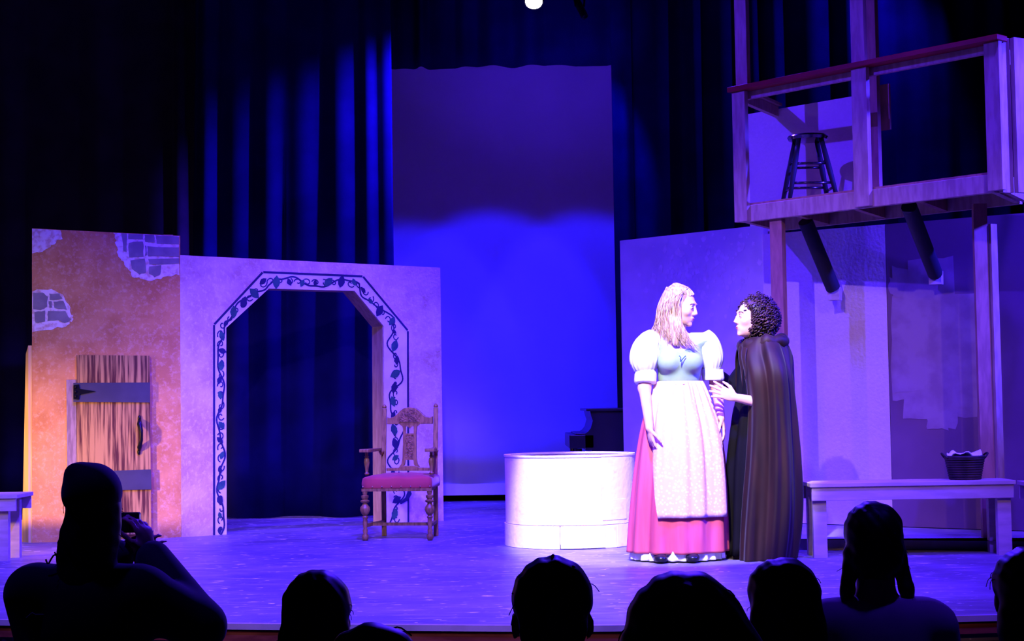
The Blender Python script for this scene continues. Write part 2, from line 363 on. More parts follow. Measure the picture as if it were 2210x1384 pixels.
def head(B, c, R, s=1.0, face=True, neck=None, nr=.052):
    c = np.array(c, float)
    def T(x, y, z): return c+R@np.array([x, y, z])*s
    def e(p, r, k=.02, R2=None): B.ell(T(*p), np.array(r)*s, R if R2 is None else R2, k)
    e((0, -.018, .035), (.074, .094, .085)); e((0, .028, -.03), (.060, .062, .088), .03); e((0, .045, -.075), (.036, .038, .036), .03)
    if neck is not None: B.cap(T(0, -.03, -.05), neck, nr*s*.95, nr*s*1.1, .02)
    for q in (-1, 1): e((q*.076, -.005, -.015), (.010, .020, .032), .008)
    if face:
        B.ell(T(0, .079, .027), np.array((.044, .013, .012))*s, R, .012)
        for q in (-1, 1):
            B.cut(T(q*.030, .100, .004), np.array((.017, .019, .012))*s, R, .014)
            e((q*.042, .062, -.030), (.020, .020, .020), .02)
            e((q*.029, .078, .003), (.0135, .0135, .0135), .004)
            e((q*.011, .092, -.037), (.008, .010, .007), .008)
        B.cap(T(0, .088, .012), T(0, .107, -.029), .0070*s, .0092*s, .012)
        e((0, .086, -.062), (.024, .014, .009), .006); e((0, .083, -.073), (.020, .013, .008), .006)
        B.cut(T(0, .101, -.0675), np.array((.022, .008, .0022))*s, R, .004)
        e((0, .078, -.102), (.016, .014, .014), .015)
    return T
def hand(B, wrist, d, nrm, side, curl=.35, s=1.0, spread=.06):
    """d: direction wrist to knuckles, nrm: towards the palm side, side: vector towards the thumb"""
    w_ = np.array(wrist, float); d = np.array(d, float); d /= np.linalg.norm(d)
    nrm = np.array(nrm, float); nrm -= d*(nrm@d); nrm /= np.linalg.norm(nrm); sd = np.cross(d, nrm)
    if sd@np.array(side, float) < 0: sd = -sd
    R = np.stack([sd, d, nrm], 1)
    B.ell(w_+d*.042*s, np.array((.036, .050, .015))*s, R, .012)
    for i, (o, L) in enumerate(((.028, .074), (.0095, .083), (-.0095, .077), (-.028, .060))):
        p = w_+(d*(.080-abs(i-1.2)*.004)+sd*o)*s; dirn = d+sd*spread*(1.3-i); dirn /= np.linalg.norm(dirn); a = curl*(1+.12*i)
        B.cap(w_+(d*.04+sd*o*.8)*s, p, .0095*s, .0095*s, .006)
        for j, (fr, r) in enumerate(((.45, .0090), (.32, .0080), (.23, .0070))):
            a2 = a*(j+1)*.75; q = p+(dirn*math.cos(a2)+nrm*math.sin(a2))*L*fr*s
            B.cap(p, q, (r+.0004)*s, r*s*.95, .004); p = q
    p = w_+(d*.018+sd*.026)*s
    for L, r, k2 in ((.040, .0115, .62), (.030, .0095, .35), (.024, .0080, .2)):
        q = p+(d*.75+sd*k2+nrm*.35)/np.linalg.norm(d*.75+sd*k2+nrm*.35)*L*s; B.cap(p, q, r*s, r*s*.92, .006); p = q

# ================================================================== SETTING
ff = []
edge_px = [(0, 1338), (240, 1342), (478, 1346), (800, 1348.5), (1105, 1350.5), (1340, 1350), (1600, 1345), (2033, 1331), (2210, 1326)]
edge = [fl(*p) for p in edge_px]
d0 = (edge[0]-edge[1]).normalized(); d1 = (edge[-1]-edge[-2]).normalized()
edge = [edge[0]+d0*3.5]+edge+[edge[-1]+d1*4]
edge = curve(edge, 40)
mb = MB(); poly = [(p.x, p.y) for p in edge]+[(edge[-1].x, 19), (edge[0].x, 19)]
mb.prism(poly, (0, 0, 0), (1, 0, 0), (0, 1, 0), (0, 0, -.66)); struct(link('floor', mb, M_floor, origin=(0, 0, 0)))
# nosing and wooden fascia of the apron
def strip(z0, z1, out):
    m = MB(); n = len(edge)
    nr = [Vector((d.y, -d.x, 0)).normalized() for d in [edge[min(i+1, n-1)]-edge[max(i-1, 0)] for i in range(n)]]
    vs = []
    for p, q in zip(edge, nr):
        vs += [Vector((p.x, p.y, z0)), Vector((p.x, p.y, z1)), Vector((p.x, p.y, z1))+q*out, Vector((p.x, p.y, z0))+q*out]
    m.add(vs, [(i*4+k, i*4+(k+1) % 4, i*4+4+(k+1) % 4, i*4+4+k) for i in range(n-1) for k in range(4)]); return m
struct(link('trim_1', strip(-.022, .004, .03), M_nose, origin=(0, 7, 0)))
struct(link('trim_2', strip(-.075, -.0225, .02), M_apronwood, origin=(0, 7, 0)))
struct(link('trim_3', strip(-.66, -.11, .006), M_blackm, origin=(0, 7, 0)))
HZ = -.67
struct(link('floor_2', MB().box((0, 3, HZ-.05), (16, 0, 0), (0, 12, 0), (0, 0, .1)), M_house))
struct(link('wall_back', MB().box((0, 18.5, 3), (18, 0, 0), (0, .2, 0), (0, 0, 8)), M_blackm))
struct(link('wall_left', MB().box((-7.6, 9, 3), (.2, 0, 0), (0, 19, 0), (0, 0, 8)), M_blackm))
struct(link('wall_right', MB().box((7.6, 9, 3), (.2, 0, 0), (0, 19, 0), (0, 0, 8)), M_blackm))
struct(link('ceiling', MB().box((0, 9, 7.1), (15, 0, 0), (0, 19, 0), (0, 0, .2)), M_blackm))

# cyclorama
CY = 16.0
c = thing('backdrop', 'tall flat pale cloth backdrop flooded blue at the bottom, between the curtains', 'backdrop', (0, CY, 0))
def cy(u, v): return Vector((lerp(-3.2, 3.2, u), CY+.012*math.sin(u*40+v*2), lerp(.17, 6.2, v)))
link('cloth', MB().grid(cy, 60, 12), M_cyc, c, True, solid=.01)
link('bottom_hem', MB().box((0, CY, .115), (6.4, 0, 0), (0, .03, 0), (0, 0, .11)), M_cyc, c)
# curtains
def curtain(name, label, x0, x1, Y, z0, z1, m, seed, amp=.07, per=.22, lean=0, sway=0, slant=0):
    R = random.Random(seed); n = int((x1-x0)/per*14)+10
    ph = []; x = 0
    while x < x1-x0+per: ph.append(x); x += per*R.uniform(.55, 1.6)
    am = [R.uniform(.9, 1.6) if R.random() < .5 else R.uniform(.2, .6) for _ in ph]
    def fn(u, v):
        xx = u*(x1-x0); k = max(i for i, a in enumerate(ph) if a <= xx+1e-9); k = min(k, len(ph)-2)
        f = (xx-ph[k])/(ph[k+1]-ph[k]); wob = .012*math.sin(v*4+k)
        return Vector((x0+xx+lean*(1-v)*(1-u)+sway*math.sin(PI*v)*.3, Y-amp*am[k]*(max(math.sin(PI*f),0)**1.9)*(1-.25*v)+.03*math.sin(2.1*xx)+wob+slant*u, lerp(z0+.008*math.sin(xx*9), z1, v)))
    o = link(name, MB().grid(fn, n, 14), m, None, True, solid=.006)
    return tag(o, label, 'curtain')
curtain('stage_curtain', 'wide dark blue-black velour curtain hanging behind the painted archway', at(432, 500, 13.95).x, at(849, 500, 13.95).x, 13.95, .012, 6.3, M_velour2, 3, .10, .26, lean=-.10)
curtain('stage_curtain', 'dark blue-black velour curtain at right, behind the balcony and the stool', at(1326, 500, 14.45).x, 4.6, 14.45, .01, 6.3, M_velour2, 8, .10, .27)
curtain('masking_curtain', 'unlit black masking curtain at the far left edge behind the terracotta flat', -5.6, at(418, 500, 14.6).x, 14.9, .01, 6.3, M_velour, 5, .06, .3)
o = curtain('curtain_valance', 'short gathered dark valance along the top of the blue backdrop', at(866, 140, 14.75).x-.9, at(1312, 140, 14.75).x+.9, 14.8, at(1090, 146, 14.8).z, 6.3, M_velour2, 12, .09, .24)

# ================================================================== LEFT FLATS
class Plane:
    def __init__(s, p0, p1): s.p = Vector((p0[0], p0[1], 0)); s.L = (Vector((p1[0], p1[1], 0))-s.p).length; s.d = (Vector((p1[0], p1[1], 0))-s.p).normalized(); s.n = Vector((s.d.y, -s.d.x, 0))
    def uv(s, x, y):
        v = ray(x, y); o = Vector((0, 0, CZ)); t = (s.p-o).dot(s.n)/v.dot(s.n); q = o+v*t; return ((q-s.p).dot(s.d), q.z)
    def pt(s, u, z, off=0): return s.p+s.d*u+Vector((0, 0, z))+s.n*off
    def poly(s, px): return [s.uv(*q) for q in px]
    def slab(s, mb, poly, off, th):
        """polygon in (u, z), back face at off, front at off+th"""
        return mb.prism(poly, s.p+s.n*off, s.d, (0, 0, 1), s.n*th)
P1 = Plane(fl(69, 1172).xy, fl(391, 1160).xy)
H1 = at(200, 500, 11.95).z
f1 = thing('stone_house_flat', 'terracotta scenery flat with painted stones and a low plank door, far left', 'scenery flat', P1.pt(P1.L/2, 0))
mb = MB(); P1.slab(mb, [(0, 0), (P1.L, 0), P1.uv(389, 509), P1.uv(69, 493)], -.02, .02); link('face_panel', mb, M_terra, f1)
for u in (.04, P1.L-.08, P1.L/2): link('frame_batten', MB().box(P1.pt(u, H1/2, -.06), P1.d*.07, P1.n*.07, (0, 0, H1-.03)), M_ply, f1)
# plywood jack that props the flat at its left side
jl = P1.d*1.0
mb = MB(); a = P1.pt(.0, 0, -.02)
mb.prism([(0, 0), (.36, 0), (.34, .10), (.10, .16), (.04, 1.36), (0, 1.42)], a, -P1.n*1+P1.d*-.42, (0, 0, 1), P1.d*-.025)
link('support_jack', mb, M_ply, f1)
R = random.Random(4)
def rough_poly(pts, n=5, j=2.5):
    out = []
    for i, p in enumerate(pts):
        q = pts[(i+1) % len(pts)]
        for k in range(n): out.append((lerp(p[0], q[0], k/n)+R.uniform(-j, j), lerp(p[1], q[1], k/n)+R.uniform(-j, j)))
    return out
def clampu(pl, poly, hi=None): return [(min(max(u, .003), pl.L-.003), min(z, (hi or 9)-.004)) for u, z in poly]
def topz(u): return lerp(P1.uv(69, 493)[1], P1.uv(389, 509)[1], min(max(u/P1.L, 0), 1))
def fit(poly): return [(min(max(u, .003), P1.L-.003), min(z, topz(u)-.003)) for u, z in poly]
for px in ([(245, 490), (395, 500), (395, 590), (352, 600), (318, 606), (286, 598), (272, 575), (257, 555), (250, 525)], [(60, 628), (112, 626), (140, 640), (152, 670), (160, 690), (140, 705), (100, 712), (60, 716)], [(60, 488), (128, 492), (133, 515), (112, 530), (90, 545), (60, 548)]):
    mb = MB(); P1.slab(mb, fit(P1.poly(rough_poly(px))), .0005, .0015); link('mortar_patch', mb, M_mortar, f1)
STN = [[(262, 503), (274, 504), (273, 545), (266, 540)], [(277, 504), (308, 506), (308, 517), (276, 516)], [(312, 506), (333, 508), (333, 524), (313, 521)], [(337, 508), (360, 509), (387, 511), (386, 528), (338, 525)],
       [(277, 524), (309, 521), (310, 553), (278, 556)], [(318, 532), (386, 534), (387, 554), (319, 553)], [(313, 530), (317, 532), (317, 550), (313, 552)], [(320, 559), (387, 558), (387, 569), (322, 571)], [(281, 562), (313, 558), (316, 588), (300, 592), (284, 580)], [(322, 575), (348, 573), (346, 592), (334, 598), (321, 590)],
       [(72, 632), (92, 631), (103, 640), (101, 662), (88, 669), (72, 666)], [(107, 634), (128, 634), (134, 645), (108, 648)], [(116, 651), (137, 650), (144, 668), (118, 665)], [(105, 650), (112, 651), (112, 664), (106, 664)], [(74, 674), (98, 671), (97, 694), (76, 697)], [(103, 672), (140, 672), (153, 690), (140, 698), (125, 690), (103, 693)]]
for s_ in STN:
    mb = MB(); P1.slab(mb, fit(P1.poly(rough_poly(s_, 3, .9))), .002, .003); link('stone', mb, M_stone, f1)
# door of the flat
dz = P1.uv(165, 1150)[1]
dr = MB(); dp = P1.poly([(165, 767), (322, 768), (326, 1152), (167, 1156)]); P1.slab(dr, dp, .001, .03); door = link('door', dr, M_door, f1)
door['label'] = 'low brown streaked door leaf with dark straps'
mb = MB(); P1.slab(mb, P1.poly([(143, 820), (164, 820), (167, 1160), (146, 1162)]), .001, .018); link('door_frame_board', mb, M_board, f1)
for q in ([(158, 827), (323, 826), (323, 869), (158, 868)], [(163, 1019), (325, 1013), (326, 1056), (163, 1060)]):
    mb = MB(); P1.slab(mb, P1.poly(q), .031, .012); link('door_strap', mb, M_strap, door)
mb = MB(); P1.slab(mb, P1.poly([(158, 832), (170, 830), (172, 840), (206, 845), (172, 852), (170, 863), (158, 861)]), .0435, .006)
for yy in (836, 846, 856): mb.ball(P1.pt(*P1.uv(163, yy), .05), .010)
link('strap_hinge', mb, M_iron, door)
hp = [P1.uv(300, y) for y in (905, 915, 930, 950, 965, 974)]
mb = MB().tube([P1.pt(hp[0][0], hp[0][1], .035), P1.pt(*hp[1], .06), P1.pt(hp[2][0]+.01, hp[2][1], .085), P1.pt(hp[3][0]+.012, hp[3][1], .085), P1.pt(*hp[4], .055), P1.pt(*hp[5], .035)], [.010, .019, .015, .012, .017, .008], 10)
mb.ball(P1.pt(*P1.uv(300, 903), .035), (.012, .012, .022)); mb.ball(P1.pt(*P1.uv(299, 976), .035), (.012, .012, .02))
link('pull_handle', mb, M_iron, door, True)

# arch flat
a0 = fl(392, 1160).xy; P2 = Plane(a0, (a0[0]+1.61*1.165, a0[1]+1.10*1.165))
f2 = thing('archway_flat', 'pale sponged scenery flat with an eight-sided archway and painted vine border', 'scenery flat', P2.pt(P2.L/2, 0))
H2 = P2.uv(392, 551)[1]; H2b = P2.uv(932, 577)[1]
inn = [(489, 1155), (488, 708), (580, 623), (765, 628), (828, 704), (831, 1136)]
out = [(464, 1157), (464, 702), (568, 590), (782, 599), (878, 715), (879, 1130)]
pin = P2.poly(inn); pin[0] = (pin[0][0], 0); pin[-1] = (pin[-1][0], 0)
pout = P2.poly(out); pout[0] = (pout[0][0], 0); pout[-1] = (pout[-1][0], 0)
iu1 = P2.uv(849, 900)[0]   # the jamb board stands inside the opening
full = [(0, 0)]+pin+[(P2.L, 0), (P2.L, H2b), (0, H2)]
mb = MB(); P2.slab(mb, full, -.02, .02); link('face_panel', mb, M_pale, f2)
# reveal boards lining the opening (thickness of the arch)
th = .17
for i in range(5):
    a, b = pin[i], pin[i+1]; dx, dz_ = b[0]-a[0], b[1]-a[1]; l = math.hypot(dx, dz_); nx, nz = -dz_/l*.02, dx/l*.02
    mb = MB(); P2.slab(mb, [a, b, (b[0]+nx, b[1]+nz), (a[0]+nx, a[1]+nz)], -.02-th, th-.001); link('arch_lining_board', mb, M_pine, f2)
for u, hh in ((.12, H2), (P2.L-.05, H2b)): link('frame_batten', MB().box(P2.pt(u, hh/2, -.06), P2.d*.08, P2.n*.07, (0, 0, hh-.02)), M_ply, f2)
link('frame_batten', MB().box(P2.pt(P2.L/2, H2b-.07, -.06), P2.d*(P2.L-.35), P2.n*.07, (0, 0, .08)), M_ply, f2)
# painted border: pale band, dark outline, vine and leaves
mb = MB()
for i in range(5): P2.slab(mb, [pout[i], pout[i+1], pin[i+1], pin[i]], .0006, .0012)
bd = link('painted_border', mb, M_band, f2)
mb = MB()
for i in range(5):
    a, b = Vector(pout[i]), Vector(pout[i+1]); n_ = Vector((-(b-a).y, (b-a).x)).normalized()*(.017); n_ = -n_ if i < 9 else n_
    P2.slab(mb, [tuple(a), tuple(b), tuple(b-n_), tuple(a-n_)], .0022, .0012)
link('border_outline', mb, M_ink, bd)
mid = [((a[0]*.5+b[0]*.5), (a[1]*.5+b[1]*.5)) for a, b in zip(pout, pin)]
segL = [math.dist(mid[i], mid[i+1]) for i in range(5)]; TL = sum(segL)
def along(s):
    s = min(max(s, 0), TL-1e-4)
    for i in range(5):
        if s <= segL[i]: 
            f = s/segL[i]; p = (lerp(mid[i][0], mid[i+1][0], f), lerp(mid[i][1], mid[i+1][1], f)); q = (lerp(pin[i][0], pin[i+1][0], f), lerp(pin[i][1], pin[i+1][1], f)); return Vector(p), Vector((q[0]-p[0], q[1]-p[1]))
        s -= segL[i]
R = random.Random(11)
def ribbon(mb, pts, wd, off):
    n = len(pts)
    for i in range(n-1):
        a, b = pts[i], pts[i+1]; d = (b-a)
        if d.length < 1e-6: continue
        q = Vector((-d.y, d.x)).normalized()*wd/2*(1-.0*i/n); P2.slab(mb, [tuple(a-q), tuple(b-q), tuple(b+q), tuple(a+q)], off, .0012)
vine = MB(); lv = []
pts = []
for i in range(240):
    p, q = along(TL*i/239); pts.append(p+q*.62*math.sin(i*.27)+q*.15*math.sin(i*.71))
ribbon(vine, pts, .013, .0022)
for k in range(64):
    s = TL*(k+.5)/64; pc, qq = along(s); a = R.uniform(0, 6.28); pts = []
    for i in range(11):
        t = a+i*.55; r_ = .036*(1-i/13); pts.append(pc+qq.normalized()*math.sin(t)*r_*.8+Vector((-qq.y, qq.x)).normalized()*math.cos(t)*r_)
    ribbon(vine, pts, .009, .0024)
link('painted_vine', vine, M_ink, bd)
for k in range(44):
    s = TL*(k+.3)/44; pc, qq = along(s); L_ = R.uniform(.05, .11); ang = R.uniform(0, 6.28); d = Vector((math.cos(ang), math.sin(ang)))
    if k % 3 and abs(d.y) < .6: d = Vector((d.x*.4, 1)).normalized()
    nn = Vector((-d.y, d.x)); wl = L_*.30
    base = pc+qq*R.uniform(-.3, .3)-d*L_/2
    poly = [tuple(base+d*L_*t+nn*wl*math.sin(PI*t)*sg) for sg, ts in ((1, (0, .25, .5, .75, 1)), (-1, (.75, .5, .25))) for t in ts]
    mb = MB(); P2.slab(mb, poly, .0038, .001); link('leaf', mb, M_leaf if k % 2 else M_ink, bd)
mb = MB(); p = P2.uv(872, 1072)
P2.slab(mb, P2.poly([(884, 1055), (888, 1066), (880, 1080), (864, 1089), (862, 1085), (874, 1074), (880, 1058)]), .0050, .001); link('leaf', mb, M_ink, bd)

# ================================================================== RIGHT FLATS, PLATFORM, BALCONY
PA = Plane((.85, 12.7), (.85+.7*5, 12.7-.714*5))
def tA(px, py=500): return PA.uv(px, py)[0]
fa = thing('blotched_flat', 'pale violet-grey scenery flat with dabbed paint behind the two women', 'scenery flat', PA.pt(.7, 0))
ta = tA(1657)
mb = MB(); PA.slab(mb, [(0, 0), (ta, 0), (ta, 2.2), (0, 2.2)], -.02, .02); link('face_panel', mb, M_wallA, fa)
for u in (.05, ta-.05): link('frame_batten', MB().box(PA.pt(u, 1.1, -.06), PA.d*.08, PA.n*.07, (0, 0, 2.16)), M_ply, fa)
R = random.Random(21); mb = MB()
for k in range(170):
    cx_, cy_ = R.gauss(1515, 60), R.gauss(585, 48)
    if not (1370 < cx_ < 1640 and 505 < cy_ < 760): continue
    n = 9; rr = R.uniform(2, 9); poly = [(cx_+rr*R.uniform(.3, 1)*math.cos(2*PI*i/n), cy_+rr*R.uniform(.5, 1.3)*math.sin(2*PI*i/n)) for i in range(n)]
    PA.slab(mb, PA.poly(poly),   .0005+.00001*k, .0006)
o = link('paint_dabs', mb, M_dab, fa); o['kind'] = 'stuff'
# wall flats B, C on a low platform
PB = Plane((1.90, 11.62), (1.90+.807*4.2, 11.62-.59*4.2))
ub = PB.uv(1919, 800)[0]
fb = thing('cream_flat', 'plain cream scenery flat left of the dark patched one, below the balcony', 'scenery flat', PB.pt(.4, .07))
mb = MB(); PB.slab(mb, [(-.12, .075), (ub-.004, .075), (ub-.004, 2.13), (-.12, 2.13)], -.02, .02); link('face_panel', mb, M_wall, fb)
mb = MB().box(PB.pt(.0, 1.1, -.06), PB.d*.08, PB.n*.07, (0, 0, 2.0)); link('frame_batten', mb, M_ply, fb)
fc = thing('plum_flat', 'dark plum scenery flat with unfinished lighter brushwork, behind the right bench', 'scenery flat', PB.pt(ub+1, .07))
mb = MB(); PB.slab(mb, [(ub, .075), (4.2, .075), (4.2, 2.13), (ub, 2.13)], -.02, .02); link('face_panel', mb, M_dark, fc)
mb = MB().box(PB.pt(ub+.06, 1.1, -.06), PB.d*.08, PB.n*.07, (0, 0, 2.0)); link('frame_batten', mb, M_ply, fc)
R = random.Random(6); mb = MB(); k = 0
for (x0, y0, x1, y1) in ((1925, 575, 1975, 860), (1960, 560, 2060, 880), (2040, 640, 2120, 880), (1990, 640, 2110, 900), (1925, 640, 2000, 840), (2010, 880, 2065, 925), (1950, 850, 2015, 905), (2055, 820, 2128, 880), (1920, 600, 1950, 640), (2000, 900, 2045, 928)):
    p = PB.poly(rough_poly([(x0, y0), (x1, y0+R.uniform(-12, 12)), (x1, y1), (x0, y1+R.uniform(-8, 8))], 4, 3)); PB.slab(mb, p, .0006+.0003*k, .0004); k += 1
link('brushed_patch', mb, M_brush, fc)
pf = [(1.70, 10.33), (4.6, 9.95)]
mb = MB(); mb.prism([pf[0], pf[1], (5.2, 9.6), PB.pt(4.1, 0).xy[:], PB.pt(-.05, 0).xy[:]], (0, 0, 0), (1, 0, 0), (0, 1, 0), (0, 0, .07))
tag(link('low_platform', mb, mat('platform_grey_paint', (.30, .27, .30), .55), origin=(2.8, 10.6, 0)), 'low grey stage platform under the right scenery flats, behind the bench', 'platform')

F0, F1 = Vector((1.565, 11.04, 0)), Vector((2.868, 9.60, 0)); bd_ = Vector((.33, .60, 0)); fd = (F1-F0).normalized(); fn_ = Vector((fd.y, -fd.x, 0))
bal = thing('balcony', 'raised timber balcony with a dark red handrail above the right flats', 'balcony', (2.2, 10.7, 2.15))
def on(t): return F0+fd*t
BL = (F1-F0).length
def Z(z): return Vector((0, 0, z))
def onpx(px, py=400):
    v = ray(px, py); t = F0.dot(fn_)/v.dot(fn_); return ((v*t)-F0).dot(fd)
link('front_beam', MB().beam(on(.0)+Z(2.20), on(BL)+Z(2.20), .04, .11), M_pine, bal, bevel=.003)
link('back_beam', MB().beam(on(.0)+bd_+Z(2.20), on(BL)+bd_+Z(2.20), .04, .11), M_pine, bal)
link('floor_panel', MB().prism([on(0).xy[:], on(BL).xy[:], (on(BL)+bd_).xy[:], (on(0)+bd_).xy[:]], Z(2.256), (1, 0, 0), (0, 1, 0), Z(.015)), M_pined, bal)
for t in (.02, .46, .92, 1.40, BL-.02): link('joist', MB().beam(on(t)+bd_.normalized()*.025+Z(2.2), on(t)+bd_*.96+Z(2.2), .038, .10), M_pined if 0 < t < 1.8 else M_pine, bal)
def post(t0, z0, z1, wd, dp, m, off=0, name='post'):
    c_ = on(t0)-fn_*off
    return link(name, MB().box(c_+Z((z0+z1)/2), fd*wd, fn_*dp, Z(z1-z0)), m, bal, bevel=.003)
tl = onpx(1608, 350); tm = onpx(1868, 300); tr = onpx(2158, 250)
fo = -.04
post(tl, 2.145, 3.03, .11, .038, M_pine, fo); post(tm, 2.15, 3.03, .115, .038, M_pine, fo); post(tr-.01, 2.15, 3.03, .10, .038, M_pine, fo)
post(tl+.0, 3.065, 4.6, .10, .038, M_pine, 0, 'tall_post'); post(tm-.03, 2.15, 4.6, .10, .038, M_pine, .0, 'tall_post')
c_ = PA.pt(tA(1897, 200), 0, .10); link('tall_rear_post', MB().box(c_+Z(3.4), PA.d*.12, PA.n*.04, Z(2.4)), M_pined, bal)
# corner post on the right: end boards facing the wings
e1 = on(BL)+fd*.05
link('corner_board', MB().box(e1+fn_*-.03+Z(2.6), Vector((.075, .04, 0)), Vector((-.015, .03, 0)), Z(.92)), M_pine, bal)
link('corner_board', MB().box(e1+Vector((.115, .03, 0))+Z(2.6), Vector((.075, .04, 0)), Vector((-.015, .03, 0)), Z(.92)), M_pine, bal)
link('end_rail_board', MB().beam(e1+Z(2.98), e1+bd_*1.0+Z(2.98), .03, .09), M_pine, bal)
link('end_floor_board', MB().beam(e1+Z(2.2), e1+bd_*1.0+Z(2.2), .03, .11), M_pine, bal)
link('handrail', MB().beam(on(-.03)-fn_*-.03+Z(3.048), on(BL+.09)-fn_*-.03+Z(3.048), .11, .034), M_red, bal, bevel=.004)
link('rail_board', MB().beam(on(.06)+Z(3.005)-fn_*.02, on(BL)+Z(3.005)-fn_*.02, .03, .05), M_pine, bal)
link('side_rail', MB().beam(on(.03)+bd_*.08+Z(3.0), on(.03)+bd_+Z(3.0), .036, .07), M_pine, bal)
link('side_rail_cap', MB().beam(on(.03)+bd_*.08+Z(3.048), on(.03)+bd_+Z(3.048), .09, .02), M_pine, bal)
bp = tA(1614, 300), tA(1850, 300)
mb = MB(); PA.slab(mb, [(bp[0], 2.15), (bp[1], 2.15), (bp[1], 3.02), (bp[0], 3.02)], -.02, .018); link('back_panel', mb, M_wall, bal)
mb = MB(); PA.slab(mb, [(tA(1878), 2.75), (tA(1930), 2.75), (tA(1930), 3.06), (tA(1878), 3.06)], .0, .018); link('patch_board', mb, M_pined, bal)
# support posts
q = on(onpx(1672, 500))-fn_*.03
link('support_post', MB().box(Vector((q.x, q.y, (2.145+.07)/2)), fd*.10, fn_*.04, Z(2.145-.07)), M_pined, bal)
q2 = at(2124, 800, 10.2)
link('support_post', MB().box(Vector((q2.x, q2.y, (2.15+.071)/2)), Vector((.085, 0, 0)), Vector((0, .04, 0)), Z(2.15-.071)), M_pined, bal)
q3 = at(2147, 800, 10.2)
link('support_post_side_board', MB().box(Vector((q3.x+.01, q3.y-.012, 1.13)), Vector((.045, .022, 0)), Vector((-.01, .02, 0)), Z(1.78)), M_pine, bal)
# dark padded struts under the balcony with pale end blocks
for (a, b, Ya, Yb) in (((1738, 470), (1798, 622), 10.95, 11.22), ((1962, 446), (2018, 590), 10.15, 10.82)):
    A, B_ = at(*a, Ya), at(*b, Yb); A.z = min(A.z, 2.14)
    st = link('diagonal_strut', MB().tube([A, B_], .05, 14), M_blackm, bal, True, 40)
    d_ = (B_-A).normalized(); mb = MB().box(B_+d_*.03+Z(-.015), (.075, -.03, 0), (.03, .06, 0), (0, 0, .09)); link('end_block', mb, M_cream, st)
# bar stool
sx, sy, sz = 2.0, 10.88, 2.272
stl = thing('bar_stool', 'round-seated dark wooden bar stool standing on the balcony', 'stool', (sx, sy, sz))
top = at(1748, 292, sy).z
link('seat', MB().lathe([(-.038, .10), (-.034, .128), (-.015, .137), (-.004, .13), (0, .11)], (sx, sy, top), 28), mat('glossy_dark_wood', (.010, .006, .008), .15, spec=1), stl, True, 50)
lt = []
for k, (ax_, ay_) in enumerate(((-1, -1), (1, -1), (1, 1), (-1, 1))):
    A = Vector((sx+ax_*.075, sy+ay_*.075, top-.035)); B_ = Vector((sx+ax_*.155, sy+ay_*.15, sz)); lt.append((A, B_))
    link('leg', MB().tube([A, A.lerp(B_, .5), B_], [.016, .019, .014], 10), M_blackm, stl, True)
for k in range(4):
    for f in ((.42, .75) if k % 2 == 0 else (.36, .82)):
        link('stretcher', MB().tube([lt[k][0].lerp(lt[k][1], f), lt[(k+1) % 4][0].lerp(lt[(k+1) % 4][1], f)], .009, 8), mat('glossy_dark_wood', (0, 0, 0)), stl, True)

# benches
def bench(label, x0, x1, y0, y1, ztop, legs, name='bench', m=M_cream):
    b = thing(name, label, 'bench', ((x0+x1)/2, (y0+y1)/2, 0))
    link('seat_board', MB().box(((x0+x1)/2, (y0+y1)/2, ztop-.0125), (x1-x0+.02, 0, 0), (0, y1-y0+.02, 0), Z(.025)), m, b, bevel=.003)
    link('front_rail', MB().box(((x0+x1)/2, y0+.01, ztop-.065), (x1-x0, 0, 0), (0, .02, 0), Z(.08)), m, b, bevel=.002)
    link('back_rail', MB().box(((x0+x1)/2, y1-.01, ztop-.065), (x1-x0, 0, 0), (0, .02, 0), Z(.08)), m, b)
    for lx in legs:
        for yy in (y0+.05, y1-.05): link('leg', MB().box((lx, yy, (ztop-.026)/2), (.08, 0, 0), (0, .05, 0), Z(ztop-.026)), m, b)
    return b
bench('long cream wooden bench at right with the dark basket on it', 1.765, at(2184, 1050, 9.8).x, 9.76, 10.045, .445, (1.815, at(2166, 1100, 9.8).x))
bench('cream bench cut off by the right edge, next to the long one', at(2188, 1050, 9.8).x, 4.1, 9.38, 9.70, .445, (3.35, 4.0))
bl = bench('short pale box-legged bench cut off at the left edge', -4.3, at(36, 1080, 10.4).x, 10.38, 10.72, at(20, 1066, 10.5).z, (at(10, 1150, 10.4).x-.02, -4.2))

# basket
bk = at(2083, 1030, 9.93); bz = .446
bs = thing('wicker_basket', 'dark wicker basket lined with pale cloth on the right bench', 'basket', (bk.x, bk.y, bz))
mb = MB()
for i in range(9):
    z = bz+.008+i*.0145; r_ = .088+.0028*i
    mb.tube([(bk.x+r_*1.02*math.cos(2*PI*k/28), bk.y+r_*.9*math.sin(2*PI*k/28), z+.003*math.sin(k*PI/1.0)) for k in range(29)], .0085, 6)
link('woven_side', mb, M_wick, bs, True)
mb = MB()
for k in range(22):
    a = 2*PI*k/22; mb.tube([(bk.x+.084*math.cos(a), bk.y+.078*math.sin(a), bz), (bk.x+.110*math.cos(a), bk.y+.098*math.sin(a), bz+.135)], .005, 5)
link('stakes', mb, M_wick, bs)
link('base', MB().lathe([(0, .085), (.008, .085)], (bk.x, bk.y, bz), 24), M_wick, bs)
mb = MB().tube([(bk.x+.112*math.cos(2*PI*k/28), bk.y+.10*math.sin(2*PI*k/28), bz+.135) for k in range(29)], .010, 7); link('rim', mb, M_wick, bs, True)
for sg in (-1, 1): link('handle', MB().tube(curve([(bk.x+sg*.112, bk.y-.04, bz+.13), (bk.x+sg*.135, bk.y-.02, bz+.155), (bk.x+sg*.135, bk.y+.02, bz+.155), (bk.x+sg*.112, bk.y+.04, bz+.13)], 10), .006, 6), M_wick, bs, True)
